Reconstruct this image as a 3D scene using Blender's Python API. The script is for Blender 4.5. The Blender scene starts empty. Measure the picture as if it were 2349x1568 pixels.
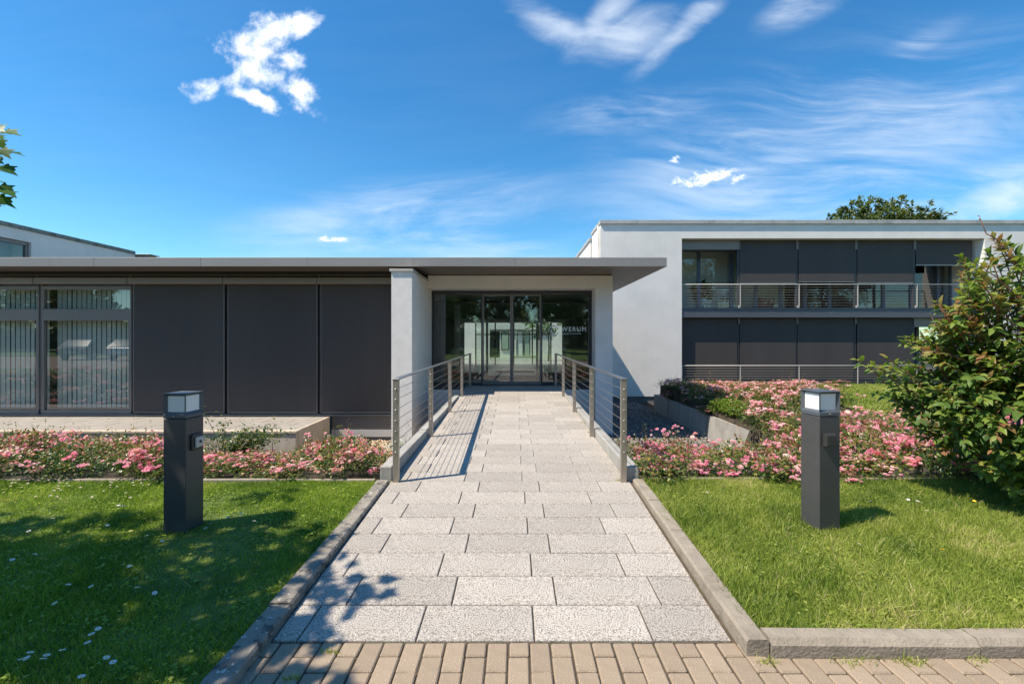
import bpy, bmesh, math, random
import numpy as np
from mathutils import Vector, Matrix, Euler, Quaternion

random.seed(7)
RNG = np.random.default_rng(11)
scene = bpy.context.scene
COL = scene.collection
R = math.radians

# ------------------------------------------------------------------ camera, sky, sun, exposure
CAMZ = 1.521
FPX, CX, CY, PW, PH = 1050.0, 1181.0, 776.0, 2349.0, 1568.0     # survey of the photograph (2349 px wide copy)
cam_d = bpy.data.cameras.new('camera')
cam_d.sensor_width = 36.0
cam_d.lens = 36.0 * FPX / PW
cam_d.shift_x = -(CX - PW / 2) / PW
cam_d.shift_y = (CY - PH / 2) / PW
cam_d.clip_start = 0.05
cam_d.clip_end = 4000
cam = bpy.data.objects.new('camera', cam_d)
COL.objects.link(cam)
cam.location = (0, 0, CAMZ)
cam.rotation_euler = (R(90), 0, 0)
scene.camera = cam

LIGHT = Vector((0.62, 0.235, -1.0)).normalized()                 # direction the sunlight travels
sun_d = bpy.data.lights.new('sun', 'SUN')
sun_d.energy = 4.0
sun_d.angle = R(0.53)
sun_d.color = (1.0, 0.90, 0.75)
sun = bpy.data.objects.new('sun', sun_d)
COL.objects.link(sun)
sun.rotation_euler = LIGHT.to_track_quat('-Z', 'Y').to_euler()

scene.view_settings.view_transform = 'Standard'
scene.view_settings.look = 'None'
scene.view_settings.exposure = 0.90
scene.view_settings.gamma = 1.0
scene.view_settings.use_curve_mapping = False
scene.cycles.max_bounces = 10
scene.cycles.transparent_max_bounces = 16
scene.cycles.use_denoising = True


class NT:
    """small helper for writing node trees"""
    def __init__(self, tree):
        self.t = tree
        self.n = tree.nodes
        self.l = tree.links

    def new(self, kind, **kw):
        nd = self.n.new(kind)
        for k, v in kw.items():
            setattr(nd, k, v)
        return nd

    def put(self, sock, v):
        if isinstance(v, bpy.types.NodeSocket):
            self.l.new(v, sock)
        elif isinstance(v, (tuple, list)) and len(v) == 3 and sock.type == 'RGBA':
            sock.default_value = (*v, 1)
        else:
            sock.default_value = v

    def math(self, op, a, b=0.0, c=None, clamp=False):
        nd = self.new('ShaderNodeMath', operation=op, use_clamp=clamp)
        self.put(nd.inputs[0], a)
        self.put(nd.inputs[1], b)
        if c is not None:
            self.put(nd.inputs[2], c)
        return nd.outputs[0]

    def mix(self, fac, a, b, blend='MIX'):
        nd = self.new('ShaderNodeMix', data_type='RGBA', blend_type=blend)
        nd.clamp_factor = True
        self.put(nd.inputs[0], fac)
        self.put(nd.inputs[6], a)
        self.put(nd.inputs[7], b)
        return nd.outputs[2]

    def noise(self, vec, scale, detail=4.0, rough=0.55, dist=0.0):
        nd = self.new('ShaderNodeTexNoise')
        if vec is not None:
            self.l.new(vec, nd.inputs['Vector'])
        nd.inputs['Scale'].default_value = scale
        nd.inputs['Detail'].default_value = detail
        nd.inputs['Roughness'].default_value = rough
        nd.inputs['Distortion'].default_value = dist
        return nd.outputs['Fac']

    def smooth(self, v, lo, hi):
        nd = self.new('ShaderNodeMapRange', interpolation_type='SMOOTHSTEP')
        self.put(nd.inputs[0], v)
        nd.inputs[1].default_value = lo
        nd.inputs[2].default_value = hi
        return nd.outputs[0]

    def ramp(self, fac, stops, interp='LINEAR'):
        nd = self.new('ShaderNodeValToRGB')
        cr = nd.color_ramp
        cr.interpolation = interp
        while len(cr.elements) < len(stops):
            cr.elements.new(0.5)
        for e, (p, c) in zip(cr.elements, stops):
            e.position = p
            e.color = (*c, 1) if len(c) == 3 else c
        self.l.new(fac, nd.inputs[0])
        return nd.outputs[0]

    def mapping(self, vec, loc=(0, 0, 0), rot=(0, 0, 0), scale=(1, 1, 1), kind='POINT'):
        nd = self.new('ShaderNodeMapping', vector_type=kind)
        self.l.new(vec, nd.inputs[0])
        nd.inputs['Location'].default_value = loc
        nd.inputs['Rotation'].default_value = rot
        nd.inputs['Scale'].default_value = scale
        return nd.outputs[0]


def build_world():
    w = bpy.data.worlds.new('World')
    scene.world = w
    w.use_nodes = True
    w.cycles.sampling_method = 'MANUAL'
    w.cycles.sample_map_resolution = 512
    k = NT(w.node_tree)
    k.n.clear()
    sky = k.new('ShaderNodeTexSky', sky_type='NISHITA')
    sky.sun_disc = False
    sky.sun_elevation = math.asin(-LIGHT.z)
    sky.sun_rotation = math.atan2(-LIGHT.x, -LIGHT.y)
    sky.altitude = 0
    sky.air_density = 1.0
    sky.dust_density = 0.25
    sky.ozone_density = 3.0
    hs = k.new('ShaderNodeHueSaturation')
    hs.inputs['Saturation'].default_value = 1.30
    hs.inputs['Value'].default_value = 1.0
    k.l.new(sky.outputs[0], hs.inputs['Color'])
    base = k.mix(1.0, hs.outputs[0], (0.76, 1.0, 0.98), 'MULTIPLY')
    # clouds live at infinity, placed by compass direction
    tc = k.new('ShaderNodeTexCoord')
    sx = k.new('ShaderNodeSeparateXYZ')
    k.l.new(tc.outputs['Generated'], sx.inputs[0])
    ay = k.math('MAXIMUM', k.math('ABSOLUTE', sx.outputs[1]), 0.08)
    u = k.math('DIVIDE', sx.outputs[0], ay)
    v = k.math('DIVIDE', sx.outputs[2], ay)
    cb = k.new('ShaderNodeCombineXYZ')
    k.l.new(u, cb.inputs[0])
    k.l.new(v, cb.inputs[1])
    k.l.new(k.math('SIGN', sx.outputs[1]), cb.inputs[2])
    q = cb.outputs[0]
    up = k.smooth(sx.outputs[2], 0.0, 0.12)
    north = k.smooth(sx.outputs[1], 0.0, 0.15)

    def blob(px, py, rx, ry, rot=0.0):
        nonlocal q
        c = ((px - CX) / FPX, (CY - py) / FPX)
        m = k.mapping(q, kind='TEXTURE', loc=(c[0], c[1], 1), rot=(0, 0, R(rot)), scale=(rx / FPX, ry / FPX, 1e6))
        ln = k.new('ShaderNodeVectorMath', operation='LENGTH')
        k.l.new(m, ln.inputs[0])
        return k.math('SUBTRACT', 1.0, ln.outputs['Value'])

    def union(bl):
        o = bl[0]
        for b in bl[1:]:
            o = k.math('SMOOTH_MAX', o, b, 0.25)
        return o
    # fair-weather cumulus
    wq = k.new('ShaderNodeTexNoise')
    k.l.new(q, wq.inputs['Vector'])
    wq.inputs['Scale'].default_value = 11.0
    wq.inputs['Detail'].default_value = 5
    wo = k.new('ShaderNodeVectorMath', operation='MULTIPLY_ADD')
    k.l.new(wq.outputs['Color'], wo.inputs[0])
    wo.inputs[1].default_value = (0.085, 0.085, 0)
    wo.inputs[2].default_value = (-0.0425, -0.0425, 0)
    wa = k.new('ShaderNodeVectorMath', operation='ADD')
    k.l.new(q, wa.inputs[0])
    k.l.new(wo.outputs[0], wa.inputs[1])
    plain = q
    q = wa.outputs[0]
    cu = union([blob(575, 120, 115, 62, 8), blob(625, 62, 60, 62, 20), blob(690, 62, 62, 34, 12), blob(580, 160, 90, 36, -5), blob(660, 140, 80, 30, -18),
                blob(505, 192, 95, 40, 14), blob(575, 222, 80, 22, -22), blob(695, 215, 46, 84, 35)])
    q = plain
    n1 = k.noise(q, 10.0, 9.0, 0.66, 0.2)
    n2 = k.noise(q, 30.0, 6.0, 0.62)
    dens = k.math('ADD', cu, k.math('MULTIPLY', k.math('SUBTRACT', n1, 0.52), 3.3))
    dens = k.math('ADD', dens, k.math('MULTIPLY', k.math('SUBTRACT', n2, 0.5), 0.9))
    cu_a = k.math('MULTIPLY', k.smooth(dens, 0.02, 1.05), k.smooth(cu, -0.3, 0.1))
    sm = union([blob(1622, 410, 84, 22, 3), blob(1655, 400, 60, 17), blob(1600, 420, 60, 12), blob(1548, 366, 14, 14), blob(765, 547, 40, 12)])
    d2 = k.math('ADD', sm, k.math('MULTIPLY', k.math('SUBTRACT', k.noise(k.mapping(q, scale=(1, 2.2, 1)), 22.0, 7.0, 0.65, 0.6), 0.52), 4.2))
    sm_a = k.math('MULTIPLY', k.smooth(d2, 0.05, 0.75), k.smooth(sm, -0.15, 0.2))
    # cirrus: streaks combed by wind, drawn out along one bearing
    warp = k.new('ShaderNodeVectorMath', operation='ADD')
    wn = k.new('ShaderNodeTexNoise')
    k.l.new(q, wn.inputs['Vector'])
    wn.inputs['Scale'].default_value = 2.2
    wn.inputs['Detail'].default_value = 1
    ws = k.new('ShaderNodeVectorMath', operation='SCALE')
    k.l.new(wn.outputs['Color'], ws.inputs[0])
    ws.inputs['Scale'].default_value = 0.16
    k.l.new(q, warp.inputs[0])
    k.l.new(ws.outputs[0], warp.inputs[1])
    st = k.mapping(warp.outputs[0], rot=(0, 0, R(-19)), scale=(1.0, 5.5, 1))
    c1 = k.noise(st, 1.6, 8.0, 0.62, 0.5)
    fine = k.mapping(warp.outputs[0], rot=(0, 0, R(-24)), scale=(1.6, 16.0, 1))
    c2 = k.noise(fine, 2.4, 6.0, 0.6, 0.3)
    zone = union([blob(1900, 330, 620, 210, 17), blob(1470, 255, 240, 55, 6), blob(1700, 320, 330, 62, 24), blob(2260, 440, 330, 80, 12), blob(2060, 130, 190, 38, 28),
                  blob(1850, 12, 130, 44, 25), blob(900, 500, 420, 90, 8), blob(1050, 560, 300, 55, -8)])
    zs = k.smooth(zone, -0.25, 0.75)
    ci = k.math('MULTIPLY', k.smooth(k.math('ADD', c1, k.math('MULTIPLY', c2, 0.35)), 0.50, 0.98), k.math('ADD', k.math('MULTIPLY', zs, 0.80), 0.03))
    puff = union([blob(1455, 80, 130, 66, 12), blob(1395, 30, 150, 40, 48), blob(1560, 75, 150, 34, 42), blob(1290, 70, 130, 45, -25), blob(2300, 455, 190, 55, 20)])
    pf = k.math('ADD', puff, k.math('MULTIPLY', k.math('SUBTRACT', k.noise(k.mapping(q, rot=(0, 0, R(-35)), scale=(2.0, 5.0, 1)), 3.0, 9.0, 0.62, 0.5), 0.5), 2.6))
    pf_a = k.math('MULTIPLY', k.smooth(pf, -0.5, 1.7), k.math('MULTIPLY', k.smooth(puff, -0.45, 0.5), 0.72))
    ci_a = k.math('MAXIMUM', k.math('MULTIPLY', ci, 0.75), pf_a)
    ci_a = k.math('MULTIPLY', ci_a, up)
    col = k.mix(ci_a, base, (5.2, 5.7, 6.3))
    body = k.mix(k.smooth(dens, 0.3, 1.5), (5.4, 5.8, 6.4), (8.0, 8.0, 8.0))
    cu_all = k.math('MULTIPLY', k.math('MAXIMUM', cu_a, sm_a), north)
    col = k.mix(cu_all, col, body)
    bg = k.new('ShaderNodeBackground')
    k.l.new(col, bg.inputs[0])
    bg.inputs[1].default_value = 0.105
    out = k.new('ShaderNodeOutputWorld')
    k.l.new(bg.outputs[0], out.inputs[0])


build_world()

# ------------------------------------------------------------------ materials
MATS = {}


def mat(name, base, rough=0.6, var=0.0, vscale=4.0, bump=0.0, bscale=60.0, metal=0.0, spec=0.5, objr=0.0, stretch=(1, 1, 1), tint=None, tint_amt=0.0, tint_scale=1.5, dots=None, coord='Object', streak=None):
    """painted or mineral surface: colour with blotches, an optional second tint, specks and fine relief"""
    m = bpy.data.materials.new(name)
    m.use_nodes = True
    k = NT(m.node_tree)
    b = k.n['Principled BSDF']
    tc = k.new('ShaderNodeTexCoord')
    vec = tc.outputs[coord]
    if stretch != (1, 1, 1):
        vec = k.mapping(vec, scale=stretch)
    col = None
    if var > 0:
        n = k.noise(vec, vscale, 5.0, 0.6)
        lo = tuple(c * (1 - var) for c in base)
        hi = tuple(min(1, c * (1 + var)) for c in base)
        col = k.ramp(n, [(0.28, lo), (0.72, hi)])
    else:
        rgb = k.new('ShaderNodeRGB')
        rgb.outputs[0].default_value = (*base, 1)
        col = rgb.outputs[0]
    if tint is not None:
        n = k.noise(vec, tint_scale, 6.0, 0.65)
        col = k.mix(k.math('MULTIPLY', k.smooth(n, 0.48, 0.72), tint_amt), col, tint)
    if dots is not None:
        for (sc, lo, hi, c, amt) in dots:
            n = k.noise(tc.outputs[coord], sc, 2.0, 0.6)
            col = k.mix(k.math('MULTIPLY', k.smooth(n, lo, hi), amt), col, c)
    if streak is not None:
        n = k.noise(k.mapping(tc.outputs[coord], scale=(7, 7, 0.22)), 1.0, 5.0, 0.6)
        col = k.mix(k.math('MULTIPLY', k.smooth(n, 0.52, 0.80), streak[1]), col, streak[0])
    if objr > 0:
        oi = k.new('ShaderNodeObjectInfo')
        f = k.math('MULTIPLY_ADD', oi.outputs['Random'], 2 * objr, 1 - objr)
        cc = k.new('ShaderNodeCombineColor')
        for i in range(3):
            k.l.new(f, cc.inputs[i])
        col = k.mix(1.0, col, cc.outputs[0], 'MULTIPLY')
    k.l.new(col, b.inputs['Base Color'])
    b.inputs['Roughness'].default_value = rough
    b.inputs['Metallic'].default_value = metal
    b.inputs['Specular IOR Level'].default_value = spec
    if bump > 0:
        bn = k.new('ShaderNodeBump')
        bn.inputs['Strength'].default_value = bump
        bn.inputs['Distance'].default_value = 0.01
        k.l.new(k.noise(tc.outputs[coord], bscale, 4.0, 0.6), bn.inputs['Height'])
        k.l.new(bn.outputs[0], b.inputs['Normal'])
    MATS[name] = m
    return m


def leaf_mat(name, stops, rough=0.45, trans=0.3, spec=0.4, objr=0.0):
    m = bpy.data.materials.new(name)
    m.use_nodes = True
    k = NT(m.node_tree)
    b = k.n['Principled BSDF']
    at = k.new('ShaderNodeAttribute', attribute_name='tone')
    fac = at.outputs['Fac']
    if objr > 0:
        oi = k.new('ShaderNodeObjectInfo')
        fac = k.math('ADD', fac, k.math('MULTIPLY', k.math('SUBTRACT', oi.outputs['Random'], 0.5), objr), clamp=True)
    col = k.ramp(fac, stops)
    k.l.new(col, b.inputs['Base Color'])
    b.inputs['Roughness'].default_value = rough
    b.inputs['Specular IOR Level'].default_value = spec
    tr = k.new('ShaderNodeBsdfTranslucent')
    k.l.new(k.mix(1.0, col, (1.25, 1.35, 0.7), 'MULTIPLY'), tr.inputs[0])
    mx = k.new('ShaderNodeMixShader')
    mx.inputs[0].default_value = trans
    k.l.new(b.outputs[0], mx.inputs[1])
    k.l.new(tr.outputs[0], mx.inputs[2])
    k.l.new(mx.outputs[0], k.n['Material Output'].inputs[0])
    MATS[name] = m
    return m


def glass_mat(name, tint, refl=1.0, floor_refl=0.05, ior=1.5):
    """thin pane: clear sheet with mirror reflection by angle"""
    m = bpy.data.materials.new(name)
    m.use_nodes = True
    k = NT(m.node_tree)
    k.n.remove(k.n['Principled BSDF'])
    t = k.new('ShaderNodeBsdfTransparent')
    t.inputs[0].default_value = (*tint, 1)
    g = k.new('ShaderNodeBsdfGlossy')
    g.inputs['Roughness'].default_value = 0.0
    fr = k.new('ShaderNodeFresnel')
    fr.inputs['IOR'].default_value = ior
    geo = k.new('ShaderNodeNewGeometry')
    f = k.math('MULTIPLY', k.math('MULTIPLY_ADD', fr.outputs[0], refl, floor_refl, clamp=True), k.math('SUBTRACT', 1.0, geo.outputs['Backfacing']))
    mx = k.new('ShaderNodeMixShader')
    k.l.new(f, mx.inputs[0])
    k.l.new(t.outputs[0], mx.inputs[1])
    k.l.new(g.outputs[0], mx.inputs[2])
    k.l.new(mx.outputs[0], k.n['Material Output'].inputs[0])
    MATS[name] = m
    return m


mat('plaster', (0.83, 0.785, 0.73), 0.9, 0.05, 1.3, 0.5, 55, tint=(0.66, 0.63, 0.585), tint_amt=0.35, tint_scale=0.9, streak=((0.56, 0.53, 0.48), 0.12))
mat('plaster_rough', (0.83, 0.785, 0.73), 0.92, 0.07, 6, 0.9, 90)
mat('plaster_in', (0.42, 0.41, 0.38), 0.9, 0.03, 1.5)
mat('coping', (0.52, 0.50, 0.46), 0.55, 0.12, 5, metal=0.3, tint=(0.16, 0.18, 0.15), tint_amt=0.5, tint_scale=1.8)
mat('coping_weathered', (0.22, 0.24, 0.21), 0.8, 0.35, 4, 0.3, 30, tint=(0.06, 0.07, 0.05), tint_amt=0.8, tint_scale=2.5)
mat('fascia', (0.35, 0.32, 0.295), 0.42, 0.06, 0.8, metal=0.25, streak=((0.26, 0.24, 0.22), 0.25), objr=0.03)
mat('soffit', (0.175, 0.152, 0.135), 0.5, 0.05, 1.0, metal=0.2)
mat('recess_shade', (0.03, 0.03, 0.032), 0.6)  # near-black colour stands in for the shade inside narrow recesses
mat('cassette', (0.25, 0.22, 0.195), 0.4, 0.03, 2, metal=0.3)
mat('frame_grey', (0.20, 0.185, 0.175), 0.42, 0.05, 3, metal=0.2)
mat('frame_dark', (0.045, 0.048, 0.055), 0.4, 0.05, 3)
mat('frame_blue', (0.09, 0.115, 0.16), 0.4, 0.05, 3)
mat('steel_channel', (0.115, 0.125, 0.145), 0.45, 0.08, 2, metal=0.3)
mat('blind_fabric', (0.060, 0.052, 0.049), 0.62, 0.14, 0.5, 0.25, 420, stretch=(2.2, 1, 0.25))
mat('guide_rail', (0.36, 0.36, 0.36), 0.3, metal=0.8)
mat('louvre', (0.80, 0.80, 0.77), 0.8, 0.05, 3)
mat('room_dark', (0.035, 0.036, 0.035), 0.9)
mat('room_wall', (0.32, 0.33, 0.31), 0.9)
mat('room_floor', (0.13, 0.125, 0.115), 0.6, 0.1, 3)
mat('hall_floor', (0.34, 0.325, 0.30), 0.35, 0.08, 4)
mat('stainless', (0.44, 0.395, 0.345), 0.42, 0.12, 6, 0.15, 120, metal=0.85, stretch=(6, 6, 0.6))
mat('rail_top', (0.34, 0.34, 0.33), 0.38, 0.1, 5, metal=0.9)
mat('cable', (0.42, 0.41, 0.40), 0.35, metal=0.9)
mat('white_rail', (0.40, 0.385, 0.36), 0.4, 0.05, 4)
mat('concrete', (0.36, 0.345, 0.315), 0.9, 0.16, 3, 0.5, 40, tint=(0.21, 0.19, 0.16), tint_amt=0.6, tint_scale=4)
mat('concrete_stained', (0.36, 0.345, 0.32), 0.92, 0.18, 2.2, 0.5, 40, stretch=(3.5, 3.5, 0.5), tint=(0.13, 0.12, 0.105), tint_amt=0.75, tint_scale=1.6)
mat('terrace_wall', (0.52, 0.435, 0.34), 0.9, 0.12, 2.5, 0.4, 40, stretch=(2.5, 2.5, 0.5), tint=(0.33, 0.26, 0.19), tint_amt=0.5, tint_scale=2)
mat('terrace_tile', (0.31, 0.28, 0.245), 0.85, 0.12, 5, 0.3, 50, objr=0.05)
mat('plinth_panel', (0.125, 0.115, 0.11), 0.5, 0.06, 2)
mat('plinth_strip', (0.42, 0.41, 0.41), 0.5, 0.04, 2)
mat('plinth_grey', (0.16, 0.155, 0.15), 0.9, 0.15, 3, 0.3, 40)
mat('kerb_stone', (0.25, 0.22, 0.18), 0.92, 0.22, 9, 0.8, 60, objr=0.08, tint=(0.11, 0.10, 0.085), tint_amt=0.75, tint_scale=7,
    dots=[(13, 0.56, 0.63, (0.045, 0.042, 0.04), 0.75), (30, 0.64, 0.70, (0.60, 0.58, 0.52), 0.7)])
mat('kerb_clean', (0.30, 0.255, 0.20), 0.92, 0.16, 9, 0.8, 60, objr=0.06, tint=(0.17, 0.14, 0.11), tint_amt=0.6, tint_scale=6)
mat('soil', (0.045, 0.034, 0.022), 0.95, 0.3, 8, 0.8, 30)
mat('lawn_soil', (0.105, 0.145, 0.035), 0.95, 0.4, 14, 0.8, 60)
mat('joint_sand', (0.085, 0.062, 0.040), 0.95, 0.35, 14, 0.6, 120, tint=(0.07, 0.075, 0.03), tint_amt=0.7, tint_scale=5)
mat('asphalt_drive', (0.25, 0.20, 0.155), 0.9, 0.18, 5, 0.5, 70)
mat('ground', (0.07, 0.085, 0.035), 0.95, 0.3, 0.6)
mat('grass_field', (0.10, 0.17, 0.03), 0.9, 0.3, 0.8, 0.6, 60)
mat('bollard_paint', (0.060, 0.060, 0.062), 0.42, 0.10, 6, 0.08, 200, dots=[(170, 0.665, 0.72, (0.3, 0.28, 0.24), 0.5), (5, 0.55, 0.75, (0.10, 0.10, 0.10), 0.35)])
mat('bollard_head', (0.085, 0.10, 0.115), 0.45, 0.10, 6, metal=0.1)
mat('bollard_pane', (0.80, 0.80, 0.78), 0.35)
mat('sensor_dark', (0.035, 0.034, 0.033), 0.4, 0.1, 20)
mat('sensor_pale', (0.48, 0.45, 0.42), 0.35, 0.1, 12)
mat('bark', (0.12, 0.10, 0.08), 0.9, 0.35, 9, 0.8, 30, stretch=(3, 3, 0.6))
mat('bark_birch', (0.42, 0.40, 0.37), 0.85, 0.3, 5, 0.4, 20)
mat('twig', (0.20, 0.085, 0.05), 0.7, 0.3, 8)
mat('twig_green', (0.075, 0.10, 0.03), 0.7, 0.3, 8)
mat('gravel_dark', (0.21, 0.185, 0.165), 0.9, 0.4, 9, 0.3, 60)
mat('gravel_beige', (0.45, 0.34, 0.23), 0.9, 0.3, 9, 0.3, 60)
mat('frost', (0.62, 0.68, 0.64), 0.6)
mat('mat_rib', (0.06, 0.055, 0.05), 0.9, 0.2, 30)
mat('wood_warm', (0.36, 0.20, 0.10), 0.5, 0.2, 3, stretch=(8, 1, 1))
mat('orange_panel', (0.34, 0.12, 0.06), 0.5, 0.06, 2)
mat('cabinet_green', (0.42, 0.50, 0.40), 0.5, 0.04, 2)
mat('white_pot', (0.72, 0.74, 0.70), 0.4)
mat('appliance_white', (0.62, 0.64, 0.62), 0.4)
mat('car_silver', (0.42, 0.43, 0.44), 0.25, metal=0.5)
mat('car_dark', (0.06, 0.065, 0.07), 0.25, metal=0.4)
mat('car_glass', (0.02, 0.022, 0.025), 0.06)
mat('tyre', (0.02, 0.02, 0.02), 0.8)
mat('lamp_red', (0.45, 0.02, 0.02), 0.25)
mat('plate_white', (0.75, 0.75, 0.72), 0.4)
mat('petal_white', (0.82, 0.83, 0.80), 0.6)
mat('petal_yellow', (0.72, 0.48, 0.03), 0.6)

# paving: exposed aggregate slabs, clay-coloured paving bricks
mat('slab_granite', (0.43, 0.385, 0.335), 0.85, 0.14, 3.0, 0.5, 150, objr=0.12, tint=(0.25, 0.20, 0.15), tint_amt=0.55, tint_scale=2.0,
    dots=[(118, 0.52, 0.57, (0.11, 0.095, 0.085), 0.80), (140, 0.57, 0.64, (0.70, 0.66, 0.60), 0.6), (60, 0.62, 0.68, (0.24, 0.20, 0.165), 0.4)])
mat('paver_brick', (0.32, 0.245, 0.172), 0.9, 0.10, 12, 0.6, 160, objr=0.09, tint=(0.28, 0.22, 0.16), tint_amt=0.45, tint_scale=6,
    dots=[(120, 0.63, 0.70, (0.72, 0.64, 0.53), 0.6), (150, 0.62, 0.70, (0.20, 0.14, 0.09), 0.5)])

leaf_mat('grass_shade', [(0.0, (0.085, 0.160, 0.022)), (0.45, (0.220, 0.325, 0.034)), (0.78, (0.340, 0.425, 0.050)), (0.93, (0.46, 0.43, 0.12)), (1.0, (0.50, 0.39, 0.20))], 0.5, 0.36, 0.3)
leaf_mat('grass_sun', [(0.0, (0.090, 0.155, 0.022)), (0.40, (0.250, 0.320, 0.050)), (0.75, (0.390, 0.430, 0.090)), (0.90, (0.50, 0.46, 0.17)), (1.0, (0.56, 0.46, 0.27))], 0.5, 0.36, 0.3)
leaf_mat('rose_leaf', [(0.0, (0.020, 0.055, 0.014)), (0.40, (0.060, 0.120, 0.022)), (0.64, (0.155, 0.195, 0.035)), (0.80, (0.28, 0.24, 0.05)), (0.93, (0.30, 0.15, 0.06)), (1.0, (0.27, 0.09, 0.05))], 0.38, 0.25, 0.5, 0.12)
leaf_mat('rose_petal', [(0.0, (0.76, 0.20, 0.34)), (0.45, (0.86, 0.38, 0.52)), (0.80, (0.90, 0.56, 0.64)), (1.0, (0.92, 0.78, 0.74))], 0.6, 0.30, 0.2, 0.25)
leaf_mat('rose_white', [(0.0, (0.70, 0.72, 0.70)), (1.0, (0.88, 0.88, 0.84))], 0.6, 0.25, 0.2)
leaf_mat('rose_leaf_pale', [(0.0, (0.07, 0.10, 0.07)), (1.0, (0.22, 0.26, 0.20))], 0.5, 0.25, 0.3)
leaf_mat('fern_leaf', [(0.0, (0.10, 0.17, 0.02)), (1.0, (0.25, 0.33, 0.05))], 0.5, 0.3, 0.3)
leaf_mat('shrub_leaf', [(0.0, (0.040, 0.090, 0.024)), (0.45, (0.110, 0.190, 0.034)), (0.72, (0.220, 0.285, 0.050)), (0.86, (0.290, 0.235, 0.070)), (1.0, (0.32, 0.125, 0.075))], 0.48, 0.38, 0.32, 0.20)
leaf_mat('maple_leaf', [(0.0, (0.030, 0.085, 0.010)), (0.6, (0.075, 0.17, 0.016)), (1.0, (0.16, 0.23, 0.03))], 0.4, 0.35, 0.4)
leaf_mat('tree_leaf', [(0.0, (0.045, 0.070, 0.022)), (0.6, (0.115, 0.150, 0.045)), (1.0, (0.22, 0.23, 0.09))], 0.5, 0.35, 0.3)
leaf_mat('tree_leaf_fresh', [(0.0, (0.035, 0.075, 0.010)), (0.6, (0.085, 0.14, 0.022)), (1.0, (0.17, 0.21, 0.045))], 0.5, 0.3, 0.3)
leaf_mat('daisy_petal', [(0.0, (0.78, 0.78, 0.80)), (1.0, (0.88, 0.88, 0.88))], 0.6, 0.25, 0.2)
leaf_mat('clover_petal', [(0.0, (0.60, 0.52, 0.36)), (1.0, (0.80, 0.74, 0.60))], 0.7, 0.25, 0.2)
glass_mat('glass_door', (0.92, 0.96, 0.935), 1.5, 0.09, 1.5)
glass_mat('glass_window', (0.88, 0.92, 0.90), 1.7, 0.10, 1.5)
glass_mat('glass_upper', (0.90, 0.94, 0.92), 1.3, 0.06, 1.5)


# ------------------------------------------------------------------ mesh helpers
def np_mesh(name, V, F, tone=None, smooth=False):
    """V (n,3); F (m,3) or (m,4) arrays or a list of such arrays"""
    me = bpy.data.meshes.new(name)
    V = np.asarray(V, dtype=np.float32)
    if not isinstance(F, list):
        F = [F]
    F = [np.asarray(f, dtype=np.int32) for f in F if len(f)]
    loops = np.concatenate([f.ravel() for f in F])
    sizes = np.concatenate([np.full(len(f), f.shape[1], dtype=np.int32) for f in F])
    starts = np.concatenate([[0], np.cumsum(sizes)[:-1]]).astype(np.int32)
    me.vertices.add(len(V))
    me.vertices.foreach_set('co', V.ravel())
    me.loops.add(len(loops))
    me.loops.foreach_set('vertex_index', loops)
    me.polygons.add(len(sizes))
    me.polygons.foreach_set('loop_start', starts)
    me.polygons.foreach_set('loop_total', sizes)
    if smooth:
        me.polygons.foreach_set('use_smooth', np.ones(len(sizes), dtype=bool))
    me.update(calc_edges=True)
    if tone is not None:
        a = me.attributes.new('tone', 'FLOAT', 'POINT')
        a.data.foreach_set('value', np.asarray(tone, dtype=np.float32))
    return me


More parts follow.
